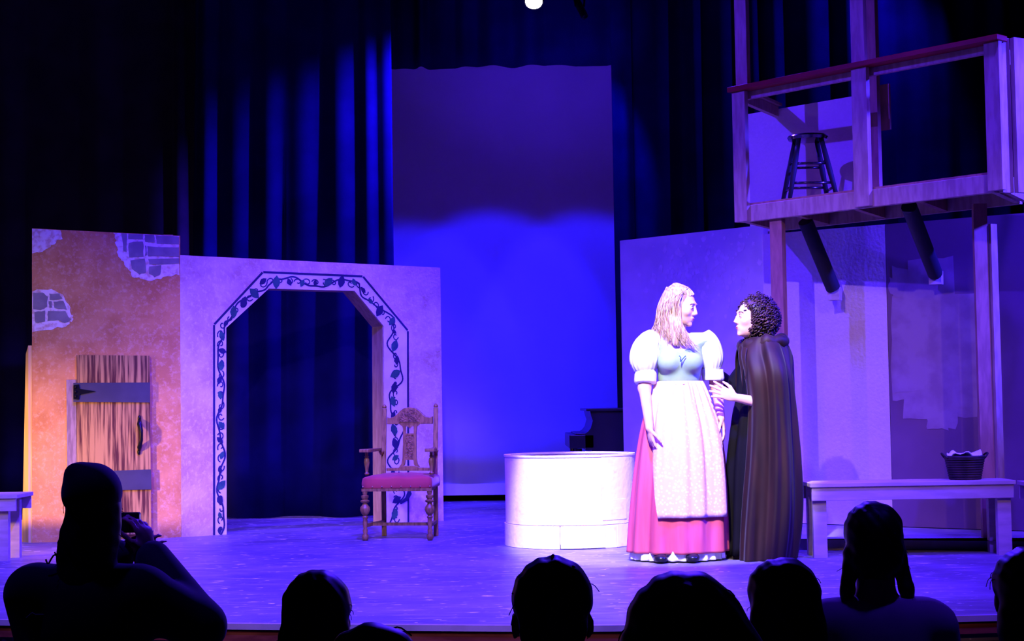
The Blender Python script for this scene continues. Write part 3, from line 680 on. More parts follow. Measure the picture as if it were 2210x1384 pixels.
def ln(u, v):
    a = 2*PI*u; r_ = .104*v; z = bz+.128+.022*v+.016*math.sin(3*a+1)*v+.012*math.sin(7*a)*v*v+.03*(1-v)*math.sin(2*a)
    return Vector((bk.x+r_*math.cos(a), bk.y+r_*.9*math.sin(a), z))
tag(link('basket_cloth', MB().grid(ln, 40, 8, True), M_linen, None, True, solid=.004), 'pale blue-white cloth tucked in the dark wicker basket', 'cloth')

# ================================================================== WELL
wc = fl(1232, 1174); WR = .435; WZ = at(1232, 983, wc.y).z
wl = thing('well', 'round whitewashed stage well beside the woman in the apron', 'well', (wc.x, wc.y, 0))
n = 96
def ring(mb, r0, r1, z0, z1, a0=0, a1=2*PI, m=96, j=0):
    k = max(3, int(m*(a1-a0)/(2*PI))); cl = a1-a0 > 6.28; kk = k if cl else k+1; vs = []
    for i in range(kk):
        a = a0+(a1-a0)*i/k
        for r_, z in ((r0, z0), (r1, z0), (r1, z1), (r0, z1)): vs.append((wc.x+r_*math.sin(a), wc.y-r_*math.cos(a), z))
    fs = [(i*4+q, i*4+(q+1) % 4, ((i+1) % kk)*4+(q+1) % 4, ((i+1) % kk)*4+q) for i in range(k) for q in range(4)]
    if not cl: fs += [(0, 1, 2, 3), ((kk-1)*4+3, (kk-1)*4+2, (kk-1)*4+1, (kk-1)*4)]
    mb.add(vs, fs)
mb = MB(); ring(mb, WR-.03, WR-.012, .03, WZ-.01); link('inner_wall', mb, M_well, wl, True, 40)
def ang(px): return math.asin(max(-1, min(1, (px-1232)/150.)))
# curved panels with real gaps: upper and lower courses
zc = at(1232, 1136, wc.y-WR).z
up = [(-PI, ang(1085)-.35), (ang(1085)-.345, ang(1298)), (ang(1298)+.004, ang(1298)+.72), (ang(1298)+.724, PI)]
for a0_, a1_ in up:
    mb = MB(); ring(mb, WR-.012, WR+(.003 if a0_ > 0 else 0), zc+.003, WZ, a0_, a1_); link('side_panel', mb, M_well, wl, True, 40)
for a0_, a1_, zz in ((-PI, -1.9, 0), (-1.895, ang(1203), .003), (ang(1205), ang(1303), .006), (ang(1304), ang(1330), .002), (ang(1332), 1.7, .003), (1.705, PI, 0)):
    mb = MB(); ring(mb, WR-.012, WR+.008, zz, zc-.001, a0_, a1_); link('base_block', mb, M_well, wl, True, 40)
mb = MB(); zs = at(1320, 1078, wc.y-.3).z; ring(mb, WR-.011, WR+.006, zs-.13, zs, ang(1298)+.01, ang(1298)+.5); link('side_patch', mb, M_well, wl, True, 40)
mb = MB(); ring(mb, WR-.035, WR+.006, WZ, WZ+.012); link('rim', mb, M_well2, wl, True, 40)
mb = MB(); mb.lathe([(.0, WR-.05), (.02, WR-.05)], (wc.x, wc.y, .03), 40); link('inner_floor', mb, M_blackm, wl)

# piano behind
Yp = 13.0; X0 = at(1240, 950, Yp).x; X1 = at(1276, 900, Yp).x; zt = at(1300, 882, Yp).z; zk1 = at(1250, 936, Yp).z; zk0 = at(1250, 969, Yp).z
pn = thing('upright_piano', 'black upright piano in silhouette behind the well', 'piano', (X1+.3, Yp+.5, 0))
link('case', MB().prism([(X1, 0), (X1+.55, 0), (X1+.55, zt-.02), (X1-.008, zt-.02), (X1+.0, zt-.06), (X1+.012, zk1+.10), (X1-.005, zk1+.04), (X1-.03, zk1+.01), (X1-.05, zk1), (X1-.05, zk0-.01), (X1, zk0-.01)], (0, Yp, 0), (1, 0, 0), (0, 0, 1), (0, 1.15, 0)), M_black, pn)
link('lid', MB().box((X1+.26, Yp+.57, zt-.01), (.60, 0, 0), (0, 1.19, 0), Z(.02)), M_black, pn, bevel=.004)
link('key_bed', MB().box(((X0+X1)/2-.01, Yp+.575, (zk0+zk1)/2-.004), (X1-X0+.06, 0, 0), (0, 1.15, 0), Z(zk1-zk0-.012)), M_black, pn, bevel=.006)
link('key_cover', MB().box(((X0+X1)/2+.0, Yp+.575, zk1-.004), (X1-X0-.02, 0, 0), (0, 1.1, 0), Z(.010)), M_black, pn, bevel=.004)
for yy in (.05, 1.1): link('leg', MB().lathe([(0, .02), (.02, .028), (.1, .018), (zk0-.06, .03), (zk0-.001, .03)], (X0+.03, Yp+yy, 0), 12), M_black, pn, True, 50)

# ================================================================== ARMCHAIR
cc = fl(872, 1162)
ch = thing('carved_armchair', 'carved oak armchair with a rose velvet seat in front of the archway', 'chair', cc, rad(-9))
CM = ch.matrix_basis
def cw(x, y, z): return CM @ Vector((x, y, z))      # local: x right, y to the back, z up; origin between front legs and back
ax_, ay_, az_ = (CM.to_3x3() @ Vector((1, 0, 0))), (CM.to_3x3() @ Vector((0, 1, 0))), Vector((0, 0, 1))
fx, fy, bx, by = .232, -.20, .192, .20
zs0 = .345
prof = [(0, .014), (.012, .022), (.035, .024), (.05, .014), (.07, .019), (.085, .013), (.10, .016), (.13, .017), (.15, .015), (.165, .022), (.175, .014), (.19, .026), (.215, .036), (.235, .033), (.25, .020), (.262, .015), (.27, .031), (.28, .033), (.288, .016), (.30, .026), (.315, .027), (.32, .014), (.335, .018), (.355, .019)]
for sx_ in (-1, 1):
    link('front_leg', MB().lathe([(z, r_*1.0) for z, r_ in prof], cw(sx_*fx, fy, 0), 18), M_oak, ch, True, 60)
    link('back_post', MB().beam(cw(sx_*bx, by, 0), cw(sx_*bx, by, .44), .034, .034).beam(cw(sx_*bx, by-.001, .44), cw(sx_*bx, by+.05, .925), .033, .033), M_oak, ch, bevel=.003)
    link('back_post_finial', MB().lathe([(0, .014), (.012, .018), (.022, .012), (.03, .004)], cw(sx_*bx, by+.05, .925), 12), M_oak, ch, True)
    link('arm_support', MB().lathe([(0, .012), (.012, .018), (.022, .010), (.05, .013), (.09, .021), (.115, .018), (.122, .010), (.13, .017), (.138, .011), (.16, .012)], cw(sx_*(fx+.002), fy+.07, .455), 14), M_oak, ch, True, 60)
    am = MB(); pl = [(-.032, -.06), (.032, -.06), (.044, -.02), (.040, .04), (.022, .09), (.016, .20), (.012, .30), (-.014, .30), (-.018, .18), (-.03, .07), (-.044, .0)]
    am.prism([(x_+sx_*(fx+.004)+(-sx_*.035*max(y_, 0)/.3), y_+fy+.05) for x_, y_ in pl], cw(0, 0, .618), ax_, ay_, az_*.022)
    link('armrest', am, M_oak, ch, bevel=.004)
    link('arm_bracket', MB().lathe([(0, .008), (.02, .018), (.03, .022)], cw(sx_*(bx+.01), by-.02, .588), 10), M_oak, ch, True)
    link('side_stretcher', MB().beam(cw(sx_*fx, fy, .105), cw(sx_*bx, by, .105), .022, .022), M_oak, ch)
link('cross_stretcher', MB().beam(cw(-fx+.01, -.06, .105), cw(fx-.01, -.06, .105), .024, .022), M_oak, ch)
link('seat_frame', MB().prism([(-fx-.02, fy-.02), (fx+.02, fy-.02), (bx+.01, by-.02), (-bx-.01, by-.02)], cw(0, 0, .345), ax_, ay_, az_*.02), M_oak, ch)
def cush(u, v):
    # closed puffy cushion, u around, v from bottom centre to top centre
    a = 2*PI*u; ca, sa = math.cos(a), math.sin(a); sq = 1/max(abs(ca), abs(sa)); sq = sq*(.90+.10*min(1, 1/sq))
    if v < .2: r_, z = v/.2, 0
    elif v < .45: r_, z = 1+.02*math.sin(PI*(v-.2)/.25), (v-.2)/.25*.068
    else: f = (v-.45)/.55; r_ = max(math.cos(f*PI/2),0)**.8; z = .068+.032*math.sin(f*PI/2)+.003*math.sin(ca*9+sa*5)
    wx = (fx+.03)*(1-.13*(sa*.5+.5)*1.0)
    return cw(ca*sq*r_*wx*.98, sa*sq*r_*(.215)-.005, .363+z)
link('seat_cushion', MB().grid(cush, 64, 26, True), M_seat, ch, True)
for k in range(8): link('nail', MB().ball(cw(lerp(-.24, .24, k/7), fy-.0255, .378), .0055, 8, 6), M_brass, ch, True)
# back: crest, splat, lower rail (tilted plane)
tilt = Vector((0, .05, .485)).normalized(); TV = CM.to_3x3() @ tilt; bo = cw(0, by, .44)
crest = [(-.17, .37), (.17, .37), (.17, .425), (.15, .418), (.12, .424), (.095, .443), (.075, .466), (.045, .487), (0, .495), (-.045, .487), (-.075, .466), (-.095, .443), (-.12, .424), (-.15, .418), (-.17, .425)]
link('crest_rail', MB().prism(crest, bo-ay_*.012, ax_, TV, ay_*.024), M_oak, ch, bevel=.004)
link('crest_carving', MB().prism([(-.078, .385), (.078, .385), (.072, .44), (.042, .470), (0, .478), (-.042, .470), (-.072, .44)], bo-ay_*.017, ax_, TV, ay_*.006), M_carve, ch)
link('lower_rail', MB().prism([(-.17, .03), (.17, .03), (.17, .052), (.08, .054), (.05, .066), (-.05, .066), (-.08, .054), (-.17, .052)], bo-ay_*.012, ax_, TV, ay_*.022), M_oak, ch, bevel=.003)
for sx_ in (-1, 1):
    st = [(.076, .37), (.052, .35), (.048, .30), (.050, .20), (.052, .12), (.060, .08), (.078, .055), (.050, .055), (.034, .075), (.030, .11), (.030, .37)]
    link('splat_stile', MB().prism([(sx_*x_, y_) for x_, y_ in st], bo-ay_*.009, ax_, TV, ay_*.018), M_oak, ch)
link('splat_panel', MB().prism([(-.030, .12), (.030, .12), (.030, .29), (-.030, .29)], bo-ay_*.006, ax_, TV, ay_*.012), M_carve, ch)
link('splat_top_scroll', MB().prism([(-.030, .37), (.030, .37), (.030, .352), (.015, .352), (.006, .345), (0, .335), (-.006, .345), (-.015, .352), (-.030, .352)], bo-ay_*.008, ax_, TV, ay_*.016), M_oak, ch)
link('splat_rail', MB().prism([(-.030, .29), (.030, .29), (.030, .302), (-.030, .302)], bo-ay_*.009, ax_, TV, ay_*.018), M_oak, ch)
link('splat_rail', MB().prism([(-.030, .108), (.030, .108), (.030, .12), (-.030, .12)], bo-ay_*.009, ax_, TV, ay_*.018), M_oak, ch)

# ================================================================== STAGE LIGHTS
def fixture(px, py, Y, label, lit, r=.075):
    p = at(px, py, Y); f = thing('stage_light', label, 'stage light', p)
    axd = (Vector((0, Y-3.2, CZ-.4))-p).normalized() if lit else Vector((.3, -.5, -.8)).normalized()
    b = -axd
    link('housing', MB().lathe([(0, r), (.02, r*1.05), (.16, r*1.02), (.22, r*.75), (.27, r*.4)], p, 24, b), M_blackm, f, True, 50)
    if lit: link('lens', MB().lathe([(-.012, r*.35), (-.006, r*.75), (.002, r*.92)], p, 24, b), M_lens, f, True)
    else: link('lens', MB().lathe([(-.006, r*.6), (.0, r*.92)], p, 24, b), M_black, f, True)
    yk = p+b*.12
    link('yoke', MB().tube(curve([yk+Vector((-r*1.15, 0, 0)), yk+Vector((-r*1.3, .01, .10)), yk+Vector((0, .01, .22)), yk+Vector((r*1.3, .01, .10)), yk+Vector((r*1.15, 0, 0))], 18), .010, 6), M_iron, f, True)
    return f
fixture(1152, 4, 12.6, 'blazing stage light at the top centre, above the valance', True)
fixture(1262, 36, 13.4, 'small unlit stage light at the top, right of the blazing one', False, .03)
pp = at(1152, 4, 12.6)
spot('valance_fill', (.38, 13.5, 3.72), (.42, 14.8, 4.35), BLUE, 60, 85, .9, .03)  # added unseen spot below the valance, stands in for the lit lamp's spill
tag(link('lighting_pipe', MB().tube([(-.4, 12.85, pp.z+.40), (1.5, 12.85, pp.z+.40)], .024, 12), M_iron, None, True), 'black overhead pipe carrying the stage lights, just above the picture', 'pipe')
# ================================================================== WOMAN IN THE APRON
Y1 = 9.85
def A1(x, y, dy=0): return at(x, y, Y1+dy)
w1 = thing('person', 'blonde woman in white puff sleeves, sage bodice, pink apron and rose skirt, looking right', 'person', Vector((A1(1463, 1200).x, Y1, 0)))
def rowsf(rows, fy=.8, dyc=0, A=A1, Yc=Y1):
    out = []
    for y, l, r in rows:
        a, b = A(l, y), A(r, y); out.append((a.z, (a.x+b.x)/2, Yc+dyc, (b.x-a.x)/2, (b.x-a.x)/2*fy))
    return out
def loft(rows, nu, nv, th=None, off=0, wave=None, closed=True):
    def fn(u, v):
        z, cx_, cy_, rx, ry = interp(rows, v)
        if th is None: t = 2*PI*u
        else: t = lerp(lerp(th[0][0], th[1][0], v), lerp(th[0][1], th[1][1], v), u)
        o = off+(wave(t, v) if wave else 0)
        return Vector((cx_+(rx+o)*math.sin(t), cy_-(ry+o)*math.cos(t), z))
    return MB().grid(fn, nu, nv, closed and th is None)
B = Body(); H1c = A1(1470, 661, -.02)
torso1 = Body()
cx1 = A1(1466, 800)
def E1(b, x, y, dy, r, k=.04): b.ell(A1(x, y, dy), r, None, k)
for b in (B, torso1):
    E1(b, 1466, 775, .0, (.135, .098, .12)); E1(b, 1466, 815, .0, (.118, .088, .10)); E1(b, 1466, 870, .0, (.150, .115, .12))
    for sx_ in (1441, 1490): E1(b, sx_+3, 782, -.075, (.060, .055, .055), .03)
    b.cap(A1(1413, 738, .01), A1(1519, 734, .01), .045, .045, .04)
T1 = head(B, H1c, frame(rad(62), rad(-12), rad(2)), .98, neck=A1(1466, 738, .01), nr=.05)
for k_, (s_, e_, w_) in enumerate((((1400, 743, .0), (1391, 838, -.06), (1402, 925, -.19)), ((1530, 738, .02), (1546, 830, .03), (1556, 902, -.03)))):
    S_, E_, W_ = A1(*s_), A1(*e_), A1(*w_)
    B.cap(S_, E_, .047, .038, .03); B.cap(E_, W_, .037, .024, .02)
    if k_ == 0: hand(B, W_, (.14, .06, -1), (1, .35, 0), (.1, -1, 0), .30, .95)
    else: hand(B, W_, (.22, -.12, -1), (-1, .2, 0), (-.1, -1, 0), .28, .95)
for x in (1438, 1492):
    B.cap(A1(x, 890), A1(x, 1050, -.02), .080, .052, .03); B.cap(A1(x, 1050, -.02), A1(x, 1186, .02), .050, .034, .02); B.cap(A1(x, 1196, .01), A1(x, 1200, -.09), .028, .024, .02)
body1 = linkN('body', B.mesh(.0045), M_skin, w1)
# face details
def eyes(parent, T, R, s=1, lid=M_skin):
    for q in (-1, 1):
        c0 = T(q*.030, .0775, .004); mb = MB().ball(Vector(c0), .0128*s, 14, 10); link('eyeball', mb, M_eyew, parent, True)
        mb = MB().ball(Vector(T(q*.030, .0852, .001)), .0062*s, 12, 8); link('iris', mb, M_eye, parent, True)
        mb = MB().tube([Vector(T(q*x_, y_, z_)) for x_, y_, z_ in ((.013, .0905, .025), (.026, .0895, .029), (.040, .082, .027), (.048, .074, .021))], [.0015, .0024, .0022, .001], 6); link('eyebrow', mb, M_blond if parent == w1 else M_hairb, parent, True)
        mb = MB().tube([Vector(T(q*x_, y_, z_)) for x_, y_, z_ in ((.017, .086, .009), (.026, .0905, .0130), (.036, .088, .0120), (.043, .080, .007))], .0013, 6); link('eyelashes', mb, M_hairb, parent, True)
    for z_, w_, f_ in ((-.0630, .021, .0968), (-.0718, .017, .0946)):
        mb = MB().tube([Vector(T(x_*w_, f_-.010*x_*x_, z_+(.0015 if abs(x_) == .4 else 0))) for x_ in (-1, -.7, -.4, 0, .4, .7, 1)], [.0008, .0026, .0036, .0034, .0036, .0026, .0008], 8); link('lip', mb, M_lips, parent, True)
eyes(w1, T1, None)
# hair
HB = Body(); R1 = frame(rad(62), rad(-12), rad(2))
HB.ell(T1(0, -.030, .042), (.083, .095, .090), R1, .02); HB.ell(T1(0, -.085, -.01), (.062, .045, .085), R1, .03)
HB.cap(T1(.0, -.09, -.03), A1(1428, 728, .06), .050, .030, .03); HB.cap(T1(.055, -.01, .03), A1(1452, 690, -.075), .028, .026, .03); HB.cap(A1(1452, 690, -.075), A1(1458, 742, -.10), .030, .018, .03)
HB.ell(A1(1459, 617, .02), (.026, .03, .018), None, .02)
linkN('hair', HB.mesh(.006), M_blond, w1)
R = random.Random(7); mb = MB(); RW = [((1440, 622, .06), (1484, 622, -.055)), ((1425, 655, .05), (1465, 647, -.105)), ((1419, 690, .06), (1466, 690, -.105)), ((1412, 712, .08), (1480, 725, -.125)), ((1400, 732, .09), (1506, 756, -.135))]
for k in range(640):
    s = R.random(); L_ = R.uniform(.82, 1.03); j = [R.uniform(-1, 1) for _ in range(3)]; w_ = R.uniform(0, 6.28)
    P = []
    for i, (a, b) in enumerate(RW):
        P.append(A1(lerp(a[0], b[0], s)+j[0]*(2+i*2.2), lerp(a[1], b[1], s)+j[1]*3, lerp(a[2], b[2], s**.6)+j[2]*.012-.02*math.sin(PI*s)))
    c_ = curve(P, 18); c_ = c_[:int(18*min(1, L_))]
    c_ = [p+Vector((.004*math.sin(i*.8+w_), .003*math.cos(i*.9+w_), 0)) for i, p in enumerate(c_)]
    mb.tube(c_, [.0023*(1-.6*i/len(c_)) for i in range(len(c_))], 4, cap=False)
for k in range(70):   # swept back from the forehead to the knot
    s = R.random(); a = T1(lerp(-.05, .06, s), .070-.2*abs(s-.5)**2, .085-.05*abs(s-.5)); m_ = T1(lerp(-.055, .07, s), .015, .122-.05*abs(s-.5)); e_ = A1(1454+R.uniform(-3, 3), 621, .03)
    c_ = curve([a, m_, e_], 9); mb.tube([p+Vector((0, 0, .004*math.sin(i*1.3+k))) for i, p in enumerate(c_)], .0035, 4, cap=False)
link('loose_hair', mb, M_blond, w1, True)
# bodice and blouse
zt_, zb_ = A1(1466, 762).z, A1(1466, 829).z
def clipB(X, Y, Z_):
    top_ = zt_+.55*np.abs(X-cx1.x)**1.0*.9; return np.maximum(np.maximum(Z_-np.minimum(top_, zt_+.075), zb_-Z_)+0*Y, -1+0*X)
linkN('bodice', torso1.mesh(.005, .009, clipB), M_green, w1)
zn = A1(1466, 735).z
def clipW(X, Y, Z_):
    sc_ = 1-np.sqrt(((X-cx1.x)/.078)**2+((Z_-zn-.01)/.062)**2)+0*Y
    return np.maximum(np.maximum(zt_-.02-Z_+0*X+0*Y, sc_*.06), Z_-A1(1466, 719).z)
linkN('blouse', torso1.mesh(.005, .006, clipW), M_blouse, w1)
link('bodice_lacing', MB().tube([A1(1466, 768, -.135), A1(1470, 773, -.142), A1(1468, 781, -.145), A1(1480, 768, -.138)], .003, 6), M_leaf, w1, True)
for nm, pts, rr in (('puff_sleeve', [(1410, 722, .01), (1402, 735, -.01), (1394, 755, -.02), (1391, 780, -.035), (1393, 802, -.04), (1394, 809, -.045)], [.040, .066, .086, .088, .062, .046]), ('puff_sleeve', [(1518, 718, .02), (1524, 730, .02), (1531, 750, .02), (1535, 775, .02), (1536, 794, .02), (1537, 800, .02)], [.036, .056, .070, .074, .056, .045])):
    link(nm, MB().tube(curve([A1(*p) for p in pts], 20), [interp([(r_,) for r_ in rr], i/19)[0] for i in range(20)], 60, True, .035, 17), M_blouse, w1, True)
for pts in ([(1394, 804, -.04), (1394, 807, -.045), (1393, 818, -.05), (1393, 826, -.055), (1393, 829, -.057)], [(1537, 797, .02), (1537, 800, .02), (1539, 812, .02), (1540, 820, .02), (1540, 822, .02)]):
    link('sleeve_cuff', MB().tube(curve([A1(*p) for p in pts], 10), [.050, .058, .064, .066, .066, .066, .066, .064, .060, .052], 48, True, .02, 13), M_blouse, w1, True)
# skirt, apron, petticoat
rs = rowsf([(1191, 1357, 1570), (1130, 1361, 1569), (1050, 1368, 1566), (980, 1376, 1560), (920, 1386, 1548), (870, 1400, 1530), (840, 1414, 1517), (824, 1422, 1508)], .82)
def wv(amp, n, ph=0): return lambda t, v: amp*(1-v)**.8*(math.sin(n*t+ph)+.5*math.sin((n*1.7)*t+2+3*v))+.004*math.sin(23*t)*min(1, v*1.5)
def skirt_pt(t, v, off):
    z, cx_, cy_, rx, ry = interp(rs, v)
    fold = (math.sqrt(math.sin(4.2*t+.7+.5*math.sin(2*t))**2+.05)-.55)*.034*(1-v)**.7+.012*math.sin(13.3*t+2+2*v)*(1-v)**.5+.0035*math.sin(34*t)*min(1, v*1.3)
    o_ = off+fold; return Vector((cx_+(rx+o_)*math.sin(t), cy_-(ry+o_)*math.cos(t), z))
link('skirt', MB().grid(lambda u, v: skirt_pt(2*PI*u-PI, v, 0), 240, 50, True), M_rose, w1, True, solid=.003)
link('petticoat', loft(rowsf([(1206, 1362, 1563), (1194, 1363, 1562), (1176, 1367, 1559)], .82), 200, 6, wave=lambda t, v: .012*(1-v*.5)*math.sin(26*t)), M_petti, w1, True, solid=.003)
def ap(u, v):
    t = lerp(lerp(rad(-27), rad(-78), v), lerp(rad(60), rad(80), v), u); w_ = lerp(.173, 1, v)
    return skirt_pt(t, w_, .019+.005*math.sin(21*t+3*v)*(.3+.7*v)+.004*math.sin(3*PI*u))
link('apron', MB().grid(ap, 150, 50), M_apron, w1, True, solid=.003)
link('apron_waistband', loft(rowsf([(831, 1418, 1512), (824, 1421, 1509)], .84), 60, 4, None, .012), M_apron, w1, True, solid=.004)
for x, y in ((1424, 1208), (1492, 1208)):
    p = A1(x, y, -.16); S_ = Body().cap((p.x, Y1-.02, .035), (p.x, p.y-.05, .026), .040, .034, .02).ell((p.x, p.y-.07, .028), (.042, .06, .027), None, .02).ell((p.x, Y1+.03, .035), (.034, .05, .033), None, .02)
    linkN('shoe', S_.mesh(.006, 0, lambda X, Y, Z_: .002-Z_+0*X+0*Y), M_black, w1)

# ================================================================== WOMAN IN THE CLOAK
Y2 = 9.88
def A2(x, y, dy=0): return at(x, y, Y2+dy)
w2 = thing('person', 'woman with dark curly hair in a dark brown hooded cloak, facing left and reaching out', 'person', Vector((A2(1645, 1205).x, Y2, 0)))
B = Body(); R2 = frame(rad(-74), rad(3), rad(-3))
T2 = head(B, A2(1622, 686, -.03), R2, 1.0, neck=A2(1640, 752, 0), nr=.05)
B.ell(A2(1645, 800), (.115, .15, .15), None, .04); B.ell(A2(1655, 900), (.12, .15, .14), None, .05); B.cap(A2(1640, 768, -.12), A2(1638, 768, .12), .05, .05, .04)
S_, E_, W_ = A2(1652, 775, -.14), A2(1655, 872, -.19), A2(1586, 858, -.19)
B.cap(S_, E_, .046, .037, .03); B.cap(E_, W_, .036, .024, .02); hand(B, W_, (-1, .06, .42), (0, 1, -.15), (.25, 0, 1), .10, 1.0, .17)
S3, E3, W3 = A2(1632, 775, .14), A2(1578, 838, .16), A2(1535, 800, .17)
B.cap(S3, E3, .046, .037, .03); B.cap(E3, W3, .036, .024, .02); hand(B, W3, (-1, 0, .1), (0, -1, 0), (0, 0, 1), .2)
for dy in (-.09, .09): B.cap(A2(1655, 930, dy), A2(1650, 1070, dy), .08, .052, .03); B.cap(A2(1650, 1070, dy), A2(1655, 1190, dy), .05, .034, .02); B.cap(A2(1655, 1198, dy), A2(1622, 1202, dy), .03, .024, .02)
linkN('body', B.mesh(.0045), M_skin, w2)
eyes(w2, T2, None)
HB = Body(); HB.ell(T2(0, -.030, .035), (.104, .105, .090), R2, .03); HB.ell(T2(0, -.060, -.035), (.112, .088, .10), R2, .03)
def clF(X, Y, Z_):
    f_ = R2[:, 1]; u_ = R2[:, 2]; c0 = T2(0, 0, 0); F = (X-c0[0])*f_[0]+(Y-c0[1])*f_[1]+(Z_-c0[2])*f_[2]; U = (X-c0[0])*u_[0]+(Y-c0[1])*u_[1]+(Z_-c0[2])*u_[2]
    return F-.034-np.clip(U-.055, 0, .04)*1.1
linkN('hair', HB.mesh(.007, 0, clF), M_curl, w2)
R = random.Random(9); mb = MB()
for k in range(1050):
    a, b = R.uniform(0, 2*PI), math.acos(R.uniform(-.93, 1)); d = np.array((math.sin(b)*math.cos(a), math.sin(b)*math.sin(a), math.cos(b)))
    if d[1] > .66 and d[2] < .42: continue
    c0 = np.array(T2(0, -.045, -.004))+R2@(d*np.array((.124, .118, .130)))*R.uniform(.90, 1.10)
    ax1 = Vector(R2@d); dn = (Vector((R.uniform(-.5, .5), R.uniform(-.5, .5), -1))); dn = (dn-ax1*dn.dot(ax1)*.8).normalized(); u_ = dn.orthogonal().normalized(); v_ = dn.cross(u_); L_ = R.uniform(.035, .065); r_ = R.uniform(.006, .011); p0 = R.uniform(0, 6.28)
    P = [Vector(c0)+dn*(L_*(i/13-.5))+u_*r_*math.cos(p0+i*1.05)+v_*r_*math.sin(p0+i*1.05) for i in range(14)]
    mb.tube(P, .0034, 4, cap=False)
link('hair_curls', mb, M_curl, w2, True)
dr_ = rowsf([(1196, 1562, 1690), (1100, 1566, 1690), (1000, 1570, 1690), (900, 1582, 1690), (860, 1590, 1690), (800, 1594, 1690), (765, 1598, 1682), (745, 1612, 1665)], .95, 0, A2, Y2)
link('black_dress', loft(dr_, 120, 30, wave=wv(.016, 8, 1)), M_dress, w2, True, solid=.003)
link('black_sleeve', MB().tube(curve([S3, S3.lerp(E3, .5), E3, E3.lerp(W3, .5), W3], 18), [interp([(.062,), (.06,), (.062,), (.050,), (.036,)], i/17)[0] for i in range(18)], 24, True, .05, 6), M_dress, w2, True)
link('black_sleeve', MB().tube(curve([S_, S_.lerp(E_, .5), E_, E_.lerp(W_, .40)], 16), [.060]*10+[.056, .052, .048, .045, .043, .042], 24, True, .05, 6), M_dress, w2, True)
cr = rowsf([(1206, 1575, 1712), (1150, 1577, 1722), (1080, 1583, 1727), (1000, 1592, 1724), (930, 1598, 1718), (870, 1600, 1713), (810, 1596, 1708), (770, 1592, 1704), (745, 1598, 1695), (730, 1612, 1680)], 1.0, 0, A2, Y2)
cr = [(z, x, y, rx, max(ry, .275) if z < 1.13 else max(ry, .16+.115*max(0, min(1, (1.30-z)/.17)))) for z, x, y, rx, ry in cr]
def ckw(t, v): return .018*(abs(math.sin(3.1*t+.6*v))-.5)*(1-v)**.4*1.6+.016*(1-v)**.6*(math.sin(7*t+1.2*v)+.6*math.sin(12.3*t+2))+.008*math.sin(19*t+4*v)*(1-v)+.010*math.sin(5*t+9*v)*math.exp(-((v-.75)/.2)**2)
link('cloak', loft(cr, 240, 60, ((rad(-84), rad(250)), (rad(-80), rad(262))), .0, ckw), M_cloak, w2, True, solid=.006)
mb = MB(); N_ = 40
ringp = [A2(1648, 744)+Vector((.115*math.cos(2*PI*i/N_), .135*math.sin(2*PI*i/N_), .018*math.cos(2*PI*i/N_+.4)+.008*math.sin(11*i/N_*2*PI))) for i in range(N_+1)]
mb.tube(ringp, [.040+.010*math.sin(i*1.1) for i in range(N_+1)], 14, False); link('hood', mb, M_cloak, w2, True)
link('cloak_tie', MB().tube(curve([A2(1612, 752, -.15), A2(1608, 775, -.19), A2(1611, 800, -.2), A2(1607, 822, -.2)], 12),   .0035, 6), M_cloak, w2, True)
for dy in (-.09, .09):
    p = A2(1622, 1203, dy); S4 = Body().cap((p.x+.08, p.y, .03), (p.x-.03, p.y, .025), .035, .03, .02); linkN('shoe', S4.mesh(.007, 0, lambda X, Y, Z_: .002-Z_+0*X+0*Y), M_black, w2)

